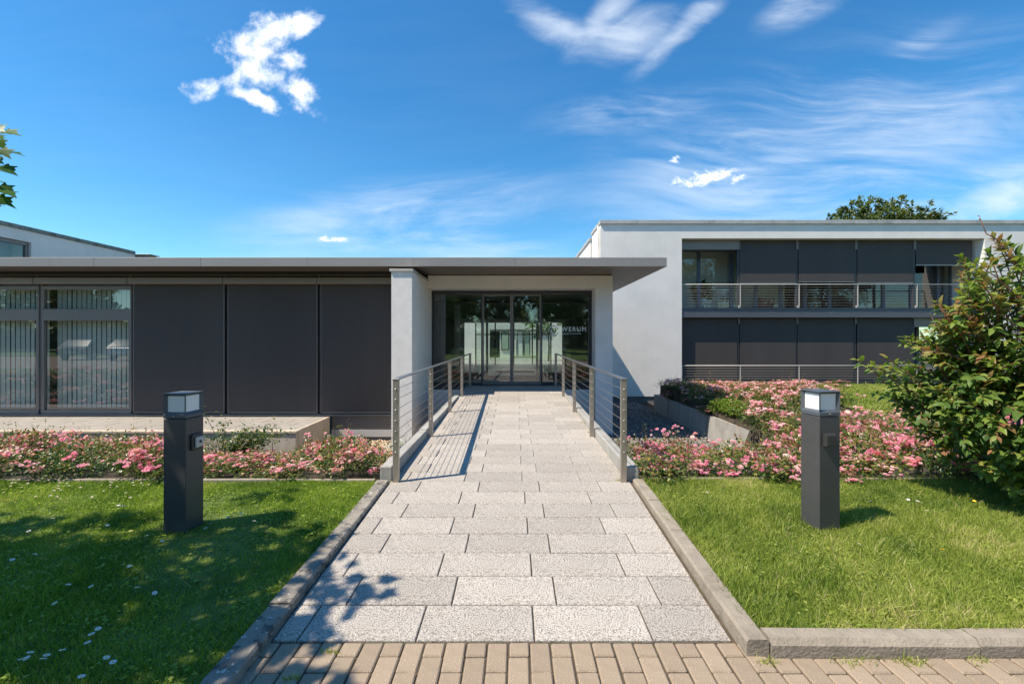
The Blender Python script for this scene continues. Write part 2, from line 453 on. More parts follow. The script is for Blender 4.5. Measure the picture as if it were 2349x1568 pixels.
class MB:
    """collects simple solids into one mesh"""
    def __init__(self):
        self.v, self.f, self.sm = [], [], []

    def add(self, vs, fs, smooth=False):
        o = len(self.v)
        self.v += [tuple(p) for p in vs]
        self.f += [[i + o for i in f] for f in fs]
        self.sm += [smooth] * len(fs)
        return self

    def box(self, x0, x1, y0, y1, z0, z1):
        vs = [(x, y, z) for z in (z0, z1) for (x, y) in ((x0, y0), (x1, y0), (x1, y1), (x0, y1))]
        return self.add(vs, [[3, 2, 1, 0], [4, 5, 6, 7], [0, 1, 5, 4], [1, 2, 6, 5], [2, 3, 7, 6], [3, 0, 4, 7]])

    def cbox(self, x0, x1, y0, y1, z0, z1, c=0.004):
        """box with chamfered edges"""
        vs, idx = [], {}
        for sx in (0, 1):
            for sy in (0, 1):
                for sz in (0, 1):
                    p = ((x0, x1)[sx], (y0, y1)[sy], (z0, z1)[sz])
                    d = ((1, -1)[sx], (1, -1)[sy], (1, -1)[sz])
                    for a in range(3):
                        q = [p[i] + (0 if i == a else d[i] * c) for i in range(3)]
                        idx[(sx, sy, sz, a)] = len(vs)
                        vs.append(q)
        fs = []
        for a in range(3):
            for s in (0, 1):
                o = [i for i in range(3) if i != a]
                ring = []
                for (p, q) in ((0, 0), (1, 0), (1, 1), (0, 1)):
                    t = [0, 0, 0]
                    t[a] = s
                    t[o[0]] = p
                    t[o[1]] = q
                    ring.append(idx[(*t, a)])
                flip = (s == 0) ^ (a == 1)
                fs.append(ring[::-1] if flip else ring)
        for a in range(3):
            o = [i for i in range(3) if i != a]
            for p in (0, 1):
                for q in (0, 1):
                    t0, t1 = [0, 0, 0], [0, 0, 0]
                    t0[o[0]] = t1[o[0]] = p
                    t0[o[1]] = t1[o[1]] = q
                    t1[a] = 1
                    f = [idx[(*t0, o[0])], idx[(*t1, o[0])], idx[(*t1, o[1])], idx[(*t0, o[1])]]
                    fs.append(f)
        for sx in (0, 1):
            for sy in (0, 1):
                for sz in (0, 1):
                    fs.append([idx[(sx, sy, sz, a)] for a in range(3)])
        return self.add(vs, fs)

    def prism(self, poly, z0, z1):
        """poly: list of (x, y) or (x, y, dz)"""
        n = len(poly)
        g = lambda p: p[2] if len(p) > 2 else 0.0
        vs = [(p[0], p[1], z0 + g(p)) for p in poly] + [(p[0], p[1], z1 + g(p)) for p in poly]
        fs = [list(range(n))[::-1], list(range(n, 2 * n))] + [[i, (i + 1) % n, n + (i + 1) % n, n + i] for i in range(n)]
        return self.add(vs, fs)

    def tube(self, pts, r, seg=8, cap=True):
        pts = [Vector(p) for p in pts]
        n = len(pts)
        rr = r if isinstance(r, (list, tuple)) else [r] * n
        vs, fs = [], []
        up = Vector((0, 0, 1))
        prev = None
        for i, p in enumerate(pts):
            t = (pts[min(i + 1, n - 1)] - pts[max(i - 1, 0)]).normalized()
            if prev is None:
                a = t.orthogonal().normalized() if abs(t.dot(up)) > 0.95 else t.cross(up).normalized()
            else:
                a = (prev - t * prev.dot(t)).normalized()
            prev = a
            b = t.cross(a)
            for s in range(seg):
                an = 2 * math.pi * s / seg
                vs.append(p + (a * math.cos(an) + b * math.sin(an)) * rr[i])
        for i in range(n - 1):
            for s in range(seg):
                fs.append([i * seg + s, i * seg + (s + 1) % seg, (i + 1) * seg + (s + 1) % seg, (i + 1) * seg + s])
        if cap:
            fs.append(list(range(seg))[::-1])
            fs.append([(n - 1) * seg + s for s in range(seg)])
        return self.add(vs, fs, True)

    def lathe(self, prof, c=(0, 0), seg=20):
        """prof: (r, z) pairs"""
        vs, fs = [], []
        for (r, z) in prof:
            for s in range(seg):
                an = 2 * math.pi * s / seg
                vs.append((c[0] + r * math.cos(an), c[1] + r * math.sin(an), z))
        for i in range(len(prof) - 1):
            for s in range(seg):
                fs.append([i * seg + s, i * seg + (s + 1) % seg, (i + 1) * seg + (s + 1) % seg, (i + 1) * seg + s])
        fs.append(list(range(seg))[::-1])
        fs.append([(len(prof) - 1) * seg + s for s in range(seg)])
        return self.add(vs, fs, True)

    def quad(self, a, b, c, d):
        return self.add([a, b, c, d], [[0, 1, 2, 3]])

    def mesh(self, name='m'):
        me = bpy.data.meshes.new(name)
        me.from_pydata(self.v, [], self.f)
        me.polygons.foreach_set('use_smooth', self.sm)
        bm = bmesh.new()
        bm.from_mesh(me)
        bmesh.ops.recalc_face_normals(bm, faces=bm.faces)
        bm.to_mesh(me)
        bm.free()
        me.update()
        return me


def ob(name, mesh, material=None, parent=None, world=True, loc=None, rot=None, scl=None):
    """mesh (or MB) becomes one object; 'world' meshes keep world coordinates under a placed parent"""
    if isinstance(mesh, MB):
        mesh = mesh.mesh(name)
    if material and not mesh.materials:
        mesh.materials.append(MATS[material])
    o = bpy.data.objects.new(name, mesh)
    COL.objects.link(o)
    if parent is not None:
        o.parent = parent
        if world and parent.type == 'EMPTY':
            o.matrix_parent_inverse = Matrix.Translation(parent.location).inverted()
    if loc is not None:
        o.location = loc
    if rot is not None:
        o.rotation_euler = rot
    if scl is not None:
        o.scale = scl if isinstance(scl, (tuple, list, Vector)) else (scl, scl, scl)
    return o


def tag(o, label, cat=None, group=None, kind=None):
    o['label'] = label
    if cat:
        o['category'] = cat
    if group:
        o['group'] = group
    if kind:
        o['kind'] = kind
    return o


def thing(name, label, cat, loc=(0, 0, 0), group=None, rot=None):
    o = bpy.data.objects.new(name, None)
    o.empty_display_size = 0.1
    COL.objects.link(o)
    o.location = loc
    if rot:
        o.rotation_euler = rot
    return tag(o, label, cat, group)


def struct(name, mesh, material, label=None):
    o = ob(name, mesh, material)
    o['kind'] = 'structure'
    if label:
        o['label'] = label
    return o


def copy_tree(o, parent=None):
    c = o.copy()
    COL.objects.link(c)
    c.parent = parent
    for ch in o.children:
        copy_tree(ch, c)
    return c


def P(x, y, Y):
    """survey point of the photograph at depth Y -> world"""
    return Vector(((x - CX) / FPX * Y, Y, CAMZ + (CY - y) / FPX * Y))


def G(x, y, z):
    """survey point on a level at height z -> world"""
    Y = (CAMZ - z) * FPX / (y - CY)
    return Vector(((x - CX) / FPX * Y, Y, z))


def bake(tv, tf, pos, rot, scl, tone=None):
    """many copies of one small shape: template verts/faces, positions (n,3), rotations (n,3,3), scales (n,) or (n,3)"""
    tv = np.asarray(tv, dtype=np.float64)
    tf = np.asarray(tf, dtype=np.int64)
    n, kk = len(pos), len(tv)
    scl = np.asarray(scl, dtype=np.float64)
    if scl.ndim == 1:
        scl = scl[:, None].repeat(3, 1)
    loc = tv[None] * scl[:, None, :]
    V = np.einsum('nij,nkj->nki', rot, loc) + np.asarray(pos)[:, None, :]
    F = tf[None] + (np.arange(n) * kk)[:, None, None]
    T = None if tone is None else np.repeat(np.asarray(tone), kk)
    return V.reshape(-1, 3), F.reshape(-1, tf.shape[1]), T


def frames(fwd, up, rng=None):
    """rotation matrices with local +Y along fwd and local +Z near up"""
    f = fwd / np.linalg.norm(fwd, axis=1, keepdims=True)
    x = np.cross(f, up)
    x /= np.maximum(np.linalg.norm(x, axis=1, keepdims=True), 1e-6)
    z = np.cross(x, f)
    return np.stack([x, f, z], axis=2)


def unit(n, rng=RNG):
    d = rng.normal(size=(n, 3))
    return d / np.linalg.norm(d, axis=1, keepdims=True)


LEAF_V = [(0, 0, 0), (-0.30, 0.38, 0.07), (0.30, 0.38, 0.07), (0, 0.42, 0.0), (0, 1.0, -0.07)]
LEAF_F = [(0, 3, 1), (0, 2, 3), (1, 3, 4), (3, 2, 4)]
SIMPLE_V = [(0, 0, 0), (-0.32, 0.45, 0.05), (0.32, 0.45, 0.05), (0, 1.0, -0.03)]
SIMPLE_F = [(0, 2, 1), (1, 2, 3)]


# ------------------------------------------------------------------ ground levels
def pz(y):
    return 0.0235 * (max(y, 2.307) - 2.307)


def interp(x, pts):
    return float(np.interp(x, [p[0] for p in pts], [p[1] for p in pts]))


LB = [(4.66, 0.03), (5.6, -0.12), (7.0, -0.45), (8.8, -1.02), (9.0, -1.05)]
RB = [(4.66, 0.03), (5.5, -0.13), (7.0, -0.52), (8.4, -1.05)]
BK = [(4.66, 0.03), (6.5, -0.15), (8.7, -0.36), (11.0, -0.33), (15.55, -0.06), (15.62, -0.06), (15.66, -1.05)]
KERB_L = lambda y: -1.205 - 0.020 * (y - 1.0)          # inner face of the left kerb
KERB_R = lambda y: 1.075 + 0.036 * (y - 1.2)           # inner face of the right kerb


def ground_z(x, y):
    if y < 4.66:
        return -0.10
    if -1.33 < x < 1.24:
        return -1.05
    if x < 0:
        return interp(y, LB)
    if y < 8.7:
        if x < 4.6:
            return interp(y, RB)
        a = min(1, (x - 4.6) / 0.5)
        return interp(y, RB) * (1 - a) + interp(y, BK) * a
    if x < 4.95:
        return -1.05
    return interp(y, BK)


def build_ground():
    xs = np.unique(np.concatenate([np.linspace(-400, -20, 10), np.arange(-20, 26.01, 0.35), [-1.335, -1.325, 1.235, 1.245, 4.94, 4.96], np.linspace(26, 420, 10)]))
    ys = np.unique(np.concatenate([np.linspace(-300, -30, 8), np.linspace(-30, 3, 10), np.arange(4, 16.01, 0.25), [4.65, 4.67, 15.6, 15.64, 15.68], np.linspace(16, 32, 8), np.linspace(32, 700, 12)]))
    V = np.array([(x, y, ground_z(x, y)) for y in ys for x in xs])
    nx = len(xs)
    F = np.array([(j * nx + i, j * nx + i + 1, (j + 1) * nx + i + 1, (j + 1) * nx + i) for j in range(len(ys) - 1) for i in range(nx - 1)])
    struct('ground', np_mesh('ground', V, F), 'soil', 'brown soil ground of the site')


build_ground()

# the drive behind and below the bricks, seen only in reflections
struct('drive', MB().box(-70, 70, -16, 1.28, -0.06, -0.004), 'asphalt_drive', 'tan brick drive along the lawns')
struct('far_lawn', MB().box(-90, 90, -120, -16.05, -0.06, 0.05).box(-17, 60, -16.04, -6.0, -0.05, 0.05), 'grass_field', 'lawn on the far side of the drive')
struct('joint_bed', MB().box(-1.8, 5.4, 1.285, 2.30, -0.06, -0.012), 'joint_sand', 'sandy joints between the paving bricks')

# ------------------------------------------------------------------ path: slabs, one by one
path = struct('path', MB().prism([(-1.5, 2.302, pz(2.302)), (1.35, 2.302, pz(2.302)), (1.35, 4.70, pz(4.70)), (-1.5, 4.70, pz(4.70))], -0.07, -0.012), 'joint_sand',
              'pale granite slab path rising gently to the door')


def slab_mesh(poly, thick=0.05, gap=0.004, ch=0.004):
    """poly: corner (x, y) list, counter-clockwise, cut back for the joints"""
    cx = sum(p[0] for p in poly) / len(poly)
    cy = sum(p[1] for p in poly) / len(poly)

    def inset(d):
        o = []
        n = len(poly)
        for i in range(n):
            a, b, c = poly[i - 1], poly[i], poly[(i + 1) % n]
            e1 = Vector((b[0] - a[0], b[1] - a[1])).normalized()
            e2 = Vector((c[0] - b[0], c[1] - b[1])).normalized()
            n1, n2 = Vector((-e1.y, e1.x)), Vector((-e2.y, e2.x))
            s = (n1 + n2)
            s = s / max(0.3, s.dot(n1))
            o.append((b[0] + s.x * d, b[1] + s.y * d))
        return o
    lo, hi = inset(gap), inset(gap + ch)
    n = len(poly)
    vs = [(p[0], p[1], pz(p[1]) - thick) for p in lo] + [(p[0], p[1], pz(p[1]) - ch) for p in lo] + [(p[0], p[1], pz(p[1])) for p in hi]
    fs = [list(range(n))[::-1], list(range(2 * n, 3 * n))]
    for r in (0, 1):
        fs += [[r * n + i, r * n + (i + 1) % n, (r + 1) * n + (i + 1) % n, (r + 1) * n + i] for i in range(n)]
    vs = [(v[0] - cx, v[1] - cy, v[2] - pz(cy)) for v in vs]
    return MB().add(vs, fs).mesh('paving_slab'), (cx, cy, pz(cy))


bridge = thing('footbridge', 'level granite-slab footbridge crossing the gravel trench to the glass door', 'footbridge', (0, 4.70, -1.05))
ob('deck', MB().prism([(-1.32, 4.71, pz(4.71)), (1.23, 4.71, pz(4.71)), (1.23, 12.56, pz(12.56)), (-1.32, 12.56, pz(12.56))], -0.30, -0.013), 'concrete', bridge)
ob('abutment', MB().box(-1.30, 1.21, 4.715, 12.55, -1.2, -0.26), 'concrete_stained', bridge)
rng = random.Random(3)
row, y0 = 0, 2.307
while y0 < 12.5:
    y1 = min(y0 + 0.300, 12.60)
    onb = y0 > 4.66
    if onb:
        le0 = le1 = -1.262
        re0 = re1 = 1.152
    else:
        le0, le1 = KERB_L(y0) + 0.004, KERB_L(y1) + 0.004
        re0, re1 = KERB_R(y0) - 0.02, KERB_R(y1) - 0.02
    off = 0.106 if row % 2 == 0 else 0.25
    off += rng.uniform(-0.012, 0.012) - (0.02 if onb else 0)
    ks = [off + 0.6 * k for k in range(-4, 5)]
    cuts = [None] + [c for c in ks if max(le0, le1) + 0.06 < c < min(re0, re1) - 0.06] + [None]
    for a, b in zip(cuts[:-1], cuts[1:]):
        poly = [(a if a is not None else le0, y0), (b if b is not None else re0, y0), (b if b is not None else re1, y1), (a if a is not None else le1, y1)]
        me, c = slab_mesh(poly)
        s = ob('paving_slab', me, 'slab_granite', bridge if onb else path, loc=(c[0], c[1], c[2] + rng.uniform(-0.0012, 0.0012)),
               rot=(rng.uniform(-0.002, 0.002), rng.uniform(-0.0015, 0.0015), rng.uniform(-0.002, 0.002)))
    row += 1
    y0 = y1

# ------------------------------------------------------------------ paving bricks, one by one
pave = struct('pavement', MB().box(-1.75, 5.35, 1.29, 2.295, -0.058, -0.0155), 'joint_sand', 'tan brick paving in running bond at the foot of the path')
brick_me = MB().cbox(-0.0475, 0.0475, -0.0980, 0.0980, -0.05, 0.0, 0.006).mesh('brick')
half_me = MB().cbox(-0.0475, 0.0475, -0.0470, 0.0470, -0.05, 0.0, 0.006).mesh('brick')
for m_ in (brick_me, half_me):
    m_.materials.append(MATS['paver_brick'])
rng = random.Random(5)
for c in range(-12, 36):
    x = 0.02 + 0.1036 * c
    y = 2.297 if x < 1.17 else 2.186
    if c % 2 == 0:
        seq = ['h', 'f', 'f', 'f']
    else:
        seq = ['f', 'f', 'f', 'f']
    for s in seq:
        L = 0.1015 if s == 'h' else 0.2035
        yc = y - L / 2
        y -= L
        o = ob('brick', half_me if s == 'h' else brick_me, None, pave, loc=(x + rng.uniform(-0.002, 0.002), yc, rng.uniform(-0.003, 0.0015)),
               rot=(rng.uniform(-0.008, 0.008), rng.uniform(-0.01, 0.01), rng.uniform(-0.012, 0.012)))


# ------------------------------------------------------------------ kerbs
def kerb_run(name, label, pts, zf, width, material, lens, bev=0.02, side=1, h=0.25):
    """stones laid end to end along pts (inner face); side: +1 body lies to the left of travel"""
    root = struct(name, MB().box(0, 0.01, 0, 0.01, 0, 0.01), material, label)
    root.data.clear_geometry()
    a, b = Vector(pts[0]), Vector(pts[1])
    d = (b - a)
    tot = d.length
    d.normalize()
    n = Vector((-d.y, d.x)) * side
    s, i = 0.0, 0
    rr = random.Random(name)
    while s < tot - 0.02:
        e = min(s + lens, tot)
        s_, e_ = s + 0.003, e - 0.003
        prof = [(0, -h), (0, -bev), (bev * 0.9, 0.0), (width - 0.008, 0.0), (width, -0.008), (width, -h)]
        vs = []
        for t in (s_, e_):
            p = a + d * t
            z = zf(p.y) + rr.uniform(-0.004, 0.004)
            j = rr.uniform(-0.004, 0.004)
            for (w, dz) in prof:
                q = p + n * (w + j)
                vs.append((q.x, q.y, z + dz))
        k = len(prof)
        fs = [list(range(k)), list(range(k, 2 * k))[::-1]] + [[i2, (i2 + 1) % k, k + (i2 + 1) % k, k + i2] for i2 in range(k)]
        ob('kerb_stone', MB().add(vs, fs), material, root)
        s = e
        i += 1
    return root


kerb_run('kerb_left', 'weathered lichen-spotted concrete kerb along the shaded lawn', [(KERB_L(0.55), 0.55), (KERB_L(4.655), 4.655)], lambda y: interp(y, [(0.5, 0.055), (2.3, 0.055), (4.66, 0.085)]), 0.125,
         'kerb_stone', 0.99, 0.012, 1)
kerb_run('kerb_right', 'grey concrete kerb along the sunny lawn beside the path', [(KERB_R(2.192), 2.192), (KERB_R(4.655), 4.655)], lambda y: interp(y, [(2.2, 0.078), (3.0, 0.085), (4.66, 0.10)]), 0.105,
         'kerb_clean', 0.62, 0.014, -1)
kerb_run('kerb_front', 'grey concrete kerb with a bevelled edge in front of the sunny lawn', [(KERB_R(2.2) + 0.112, 2.188), (5.6, 2.170)], lambda y: 0.079, 0.105, 'kerb_clean', 1.0, 0.026, 1)
kerb_run('bed_edging_left', 'thin concrete edging between the shaded lawn and the rose bed', [(-1.43, 4.665), (-24.5, 4.665)], lambda y: 0.083, 0.05, 'kerb_clean', 1.0, 0.005, -1)
kerb_run('bed_edging_right', 'thin concrete edging between the sunny lawn and the rose bed', [(1.36, 4.665), (8.5, 4.60)], lambda y: 0.098, 0.05, 'kerb_clean', 1.0, 0.005, 1)

# ------------------------------------------------------------------ lawns
def lawn_sheet(name, poly_x, y0, y1, zf, label):
    ys = np.linspace(y0, y1, 14)
    V, F = [], []
    nx = 16
    for y in ys:
        xa, xb = poly_x(y)
        for i in range(nx):
            x = xa + (xb - xa) * i / (nx - 1)
            V.append((x, y, zf(x, y)))
    for j in range(len(ys) - 1):
        for i in range(nx - 1):
            F.append((j * nx + i, j * nx + i + 1, (j + 1) * nx + i + 1, (j + 1) * nx + i))
    return struct(name, np_mesh(name, V, np.array(F)), 'lawn_soil', label)


def hum(x, y):
    return 0.008 * math.sin(1.7 * x + 0.6) * math.cos(2.3 * y) + 0.006 * math.sin(3.9 * x + 2.1 * y)


LZ = lambda x, y: interp(y, [(0.5, 0.035), (2.3, 0.035), (4.66, 0.06)]) + hum(x, y)
RZ = lambda x, y: interp(y, [(2.2, 0.045), (4.66, 0.072)]) + hum(x, y)
UZ = lambda x, y: interp(y, BK) + 0.03
lawn_sheet('lawn_left', lambda y: (-26.0, KERB_L(y) - 0.12), 0.5, 4.66, LZ, 'mown lawn under the maple shade')
lawn_sheet('lawn_right', lambda y: (KERB_R(y) + 0.10, 9.5), 2.285, 4.64, RZ, 'sunny lawn around the bollard light')
lawn_sheet('lawn_upper', lambda y: (8.6, 26), 10.4, 15.5, UZ, 'sunny lawn on the bank before the two-storey block')

BLADE_V = [(-0.5, 0, 0), (0.5, 0, 0), (-0.36, 0.10, 0.5), (0.36, 0.10, 0.5), (0.0, 0.42, 1.0)]
BLADE_F = [(0, 1, 3), (0, 3, 2), (2, 3, 4)]


def grass(name, label, pts, z, hmean, width, tone, material, lean=0.95):
    n = len(pts)
    pos = np.column_stack([pts, z])
    ang = RNG.uniform(0, 2 * np.pi, n)
    up = np.column_stack([RNG.normal(0, lean * 0.5, n), RNG.normal(0, lean * 0.5, n), np.ones(n)])
    up /= np.linalg.norm(up, axis=1, keepdims=True)
    f = np.column_stack([np.cos(ang), np.sin(ang), np.zeros(n)])
    x = np.cross(f, up)
    x /= np.linalg.norm(x, axis=1, keepdims=True)
    f = np.cross(up, x)
    rot = np.stack([x, f, up], axis=2)
    h = hmean * RNG.lognormal(0, 0.32, n)
    scl = np.column_stack([np.full(n, width) * RNG.uniform(0.7, 1.3, n), h * RNG.uniform(0.5, 1.8, n), h])
    V, F, T = bake(BLADE_V, BLADE_F, pos, rot, scl, tone)
    o = ob(name, np_mesh(name, V, F, T), material)
    tag(o, label, 'grass', kind='stuff')


def vnoise(x, y, sc, seed):
    """cheap value noise for patches"""
    r = np.random.default_rng(seed)
    t = r.random((64, 64))
    gx, gy = np.asarray(x) * sc, np.asarray(y) * sc
    ix, iy = np.floor(gx).astype(int), np.floor(gy).astype(int)
    fx, fy = gx - ix, gy - iy
    fx, fy = fx * fx * (3 - 2 * fx), fy * fy * (3 - 2 * fy)
    a = t[ix % 64, iy % 64] * (1 - fx) + t[(ix + 1) % 64, iy % 64] * fx
    b = t[ix % 64, (iy + 1) % 64] * (1 - fx) + t[(ix + 1) % 64, (iy + 1) % 64] * fx
    return a * (1 - fy) + b * fy


def lawn_blades(name, label, n, xr, yr, ok, zf, hm, wd, material, shift=0.0, seed=1):
    x = RNG.uniform(*xr, n)
    y = RNG.uniform(*yr, n)
    m = ok(x, y)
    x, y = x[m], y[m]
    z = np.array([zf(a, b) for a, b in zip(x, y)]) - 0.004
    p = 0.55 * vnoise(x, y, 2.2, seed) + 0.30 * vnoise(x, y, 7.0, seed + 1) + 0.15 * vnoise(x, y, 21.0, seed + 2)
    tone = np.clip(0.42 + (p - 0.5) * 1.1 + RNG.normal(0, 0.19, len(x)) + shift, 0, 1)
    dry = RNG.random(len(x)) < 0.03 + 0.10 * np.clip(vnoise(x, y, 1.6, seed + 3) - 0.55, 0, 1)
    tone[dry] = RNG.uniform(0.85, 1.0, dry.sum())
    hh = hm * (0.75 + 0.6 * vnoise(x, y, 4.0, seed + 5))
    grass(name, label, np.column_stack([x, y]), z, hh, wd, tone, material)


inview = lambda x, y: np.abs(x) < 1.17 * y + 0.35
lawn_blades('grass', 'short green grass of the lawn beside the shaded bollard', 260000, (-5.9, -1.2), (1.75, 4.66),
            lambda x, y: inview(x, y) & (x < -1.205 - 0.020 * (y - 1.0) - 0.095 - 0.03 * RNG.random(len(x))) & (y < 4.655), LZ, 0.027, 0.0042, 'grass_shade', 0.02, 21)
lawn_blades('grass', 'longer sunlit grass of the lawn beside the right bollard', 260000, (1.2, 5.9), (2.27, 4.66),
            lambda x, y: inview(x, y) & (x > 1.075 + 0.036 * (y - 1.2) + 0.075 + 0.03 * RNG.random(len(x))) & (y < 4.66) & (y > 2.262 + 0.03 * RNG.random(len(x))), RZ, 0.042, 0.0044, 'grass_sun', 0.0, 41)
lawn_blades('grass', 'bright grass on the bank in front of the two-storey block', 60000, (8.7, 19), (10.6, 15.4),
            lambda x, y: (x > 0.66 * y), UZ, 0.07, 0.016, 'grass_sun', 0.08, 61)
def weeds(label, n_cl, xr, yr, ok, zf, material):
    """flat rosettes of clover and plantain leaves between the blades"""
    pos, fw, sc = [], [], []
    while len(pos) < n_cl * 9:
        cx, cy = RNG.uniform(*xr), RNG.uniform(*yr)
        if not ok(cx, cy):
            continue
        spread = RNG.uniform(0.02, 0.07)
        big = RNG.uniform(0.012, 0.030)
        for _ in range(9):
            x, y = cx + RNG.normal(0, spread), cy + RNG.normal(0, spread)
            if not ok(x, y):
                x, y = cx, cy
            pos.append((x, y, zf(x, y) + RNG.uniform(0.016, 0.034)))
            fw.append((RNG.normal(), RNG.normal(), 0.1))
            sc.append(big * RNG.uniform(0.7, 1.3))
    n = len(pos)
    V, F, T = bake(LEAF_V, LEAF_F, np.array(pos), frames(np.array(fw), np.column_stack([RNG.normal(0, 0.25, n), RNG.normal(0, 0.25, n), np.ones(n)])), np.array(sc), np.clip(RNG.normal(0.5, 0.2, n), 0, 0.85))
    tag(ob('ground_cover', np_mesh('ground_cover', V, F, T), material), label, 'ground cover', kind='stuff')


weeds('flat clover leaves among the grass of the shaded lawn', 420, (-5.4, -1.4), (1.9, 4.55), lambda x, y: x < KERB_L(y) - 0.16 and x > -1.17 * y - 0.3, LZ, 'grass_shade')
weeds('flat clover leaves among the grass of the sunny lawn', 420, (1.4, 5.4), (2.32, 4.55), lambda x, y: x > KERB_R(y) + 0.14 and x < 1.17 * y + 0.3, RZ, 'grass_sun')
# tufts growing in the paving joints
tx, ty = [], []
for (x, y, n, r) in [(1.16, 6.9, 130, 0.05), (1.19, 2.15, 60, 0.03), (1.6, 2.165, 90, 0.06), (1.86, 2.16, 120, 0.05), (2.2, 2.16, 50, 0.04), (1.14, 7.6, 60, 0.05), (-0.9, 2.22, 50, 0.02), (-1.0, 2.05, 50, 0.02), (1.10, 4.72, 60, 0.05), (-1.33, 4.66, 90, 0.05)]:
    tx += list(RNG.normal(x, r, n))
    ty += list(RNG.normal(y, r * 0.35, n))
tx, ty = np.array(tx), np.array(ty)
grass('grass', 'little grass tufts sprouting from the paving joints', np.column_stack([tx, ty]), np.array([pz(b) - 0.004 for b in ty]), 0.022, 0.004, np.clip(RNG.normal(0.55, 0.2, len(tx)), 0, 1), 'grass_sun', 1.2)

# ------------------------------------------------------------------ retaining wall and gravel trench
rw = thing('retaining_wall', 'stained grey concrete retaining wall beside the dark gravel trench', 'wall', (4.9, 12.0, -1.05))
wp = [(4.83, 15.72), (4.89, 11.15), (5.00, 8.75), (5.25, 7.0)]
for i in range(3):
    a, b = Vector(wp[i]), Vector(wp[i + 1])
    d = (b - a).normalized()
    n = Vector((-d.y, d.x))
    zt = [-0.415, -0.415, -0.43, -0.75]
    a2, b2 = a + d * 0.002, b - d * 0.004
    q = [a2, b2, b2 + n * 0.18, a2 + n * 0.18]
    hs_ = [zt[i], zt[i + 1], zt[i + 1], zt[i]]
    vs = [(p.x, p.y, -1.2) for p in q] + [(p.x, p.y, h) for p, h in zip(q, hs_)]
    ob('wall_panel', MB().add(vs, [[3, 2, 1, 0], [4, 5, 6, 7], [0, 1, 5, 4], [1, 2, 6, 5], [2, 3, 7, 6], [3, 0, 4, 7]]), 'concrete_stained' if i == 0 else 'concrete', rw)
ob('return_panel', MB().box(4.835, 24, 15.722, 15.90, -1.2, -0.418), 'concrete_stained', rw)

STONE_V = np.array([(x, y, z) for z in (-0.5, 0.5) for (x, y) in ((-0.5, -0.5), (0.5, -0.5), (0.5, 0.5), (-0.5, 0.5))]) * [1, 1, 0.62]
STONE_V[4:, :2] *= 0.72
STONE_F = [(3, 2, 1, 0), (4, 5, 6, 7), (0, 1, 5, 4), (1, 2, 6, 5), (2, 3, 7, 6), (3, 0, 4, 7)]


def gravel(name, label, n, xr, yr, zf, size, material, ok=None):
    x, y = RNG.uniform(*xr, n), RNG.uniform(*yr, n)
    if ok is not None:
        m = ok(x, y)
        x, y = x[m], y[m]
    n = len(x)
    z = np.array([zf(a, b) for a, b in zip(x, y)]) + RNG.uniform(0.0, size * 0.7, n)
    rot = frames(unit(n), unit(n))
    V, F, T = bake(STONE_V, STONE_F, np.column_stack([x, y, z]), rot, size * RNG.uniform(0.55, 1.45, (n, 3)))
    V += RNG.normal(0, size * 0.07, V.shape)
    tag(ob(name, np_mesh(name, V, F), material), label, 'gravel', kind='stuff')


gravel('gravel', 'dark lava gravel in the trench under the white wall', 11000, (1.3, 4.84), (8.2, 18.1), lambda x, y: -1.05, 0.065, 'gravel_dark')
gravel('gravel', 'beige pebbles beside the footbridge below the white pier', 3800, (-4.6, -1.35), (6.4, 11.5), lambda x, y: ground_z(x, y), 0.05, 'gravel_beige', lambda x, y: (x > -2.9 - 0.4 * (y - 8)) | (y > 8.8))

# ------------------------------------------------------------------ footbridge upstands (parts of the bridge)
for (xa, xb) in ((-1.385, -1.268), (1.158, 1.275)):
    for (ya, yb) in ((4.70, 6.60), (6.606, 8.54), (8.546, 10.42)):
        o = MB().cbox(xa, xb, ya, yb, -0.35, 0.205 + 0.006 * (ya - 4.7), 0.006)
        ob('upstand', o, 'concrete', bridge)


# ------------------------------------------------------------------ handrails
def handrail(X, label, sag):
    side = 1 if X > 0 else -1
    root = thing('handrail', label, 'handrail', (X, 4.685, pz(4.685)), 'handrails of the footbridge')
    Ys = [4.685 + 1.936 * k for k in range(5)]
    zt = 1.112
    for i, Y in enumerate(Ys):
        po = ob('post', MB().cbox(X - 0.030, X + 0.030, Y - 0.022, Y + 0.022, pz(Y) - 0.05, zt - 0.013, 0.003), 'stainless', root)
        fit = MB()
        for c in range(7):
            z = 1.112 - 0.107 * (c + 1)
            if z > pz(Y) + 0.06:
                for s in (-1, 1):
                    fit.tube([(X, Y + s * 0.022, z), (X, Y + s * 0.034, z)], 0.008, 8)
                fit.tube([(X - 0.034, Y, z), (X + 0.034, Y, z)], 0.006, 8)
        f = ob('cable_fittings', fit, 'cable', po)
        f['kind'] = 'stuff'
    ob('top_rail', MB().cbox(X - 0.036, X + 0.036, Ys[0] - 0.028, 12.58, zt - 0.012, zt, 0.003), 'rail_top', root)
    for c in range(7):
        z = 1.112 - 0.107 * (c + 1)
        pts = []
        for i in range(4):
            for t in (np.linspace(0, 1, 9)[:-1] if i < 3 else np.linspace(0, 1, 9)):
                pts.append((X, Ys[i] + 1.936 * t, z - sag * (0.5 + 0.25 * math.sin(c * 2.1 + i)) * 4 * t * (1 - t)))
        ob('cable', MB().tube(pts, 0.0033, 6), 'cable', root)
    return root


handrail(-1.2145, 'brushed steel handrail with wire cables on the shadow-casting side by the white pier', 0.006)
handrail(1.1125, 'brushed steel handrail with sagging wire cables beside the gravel trench', 0.03)


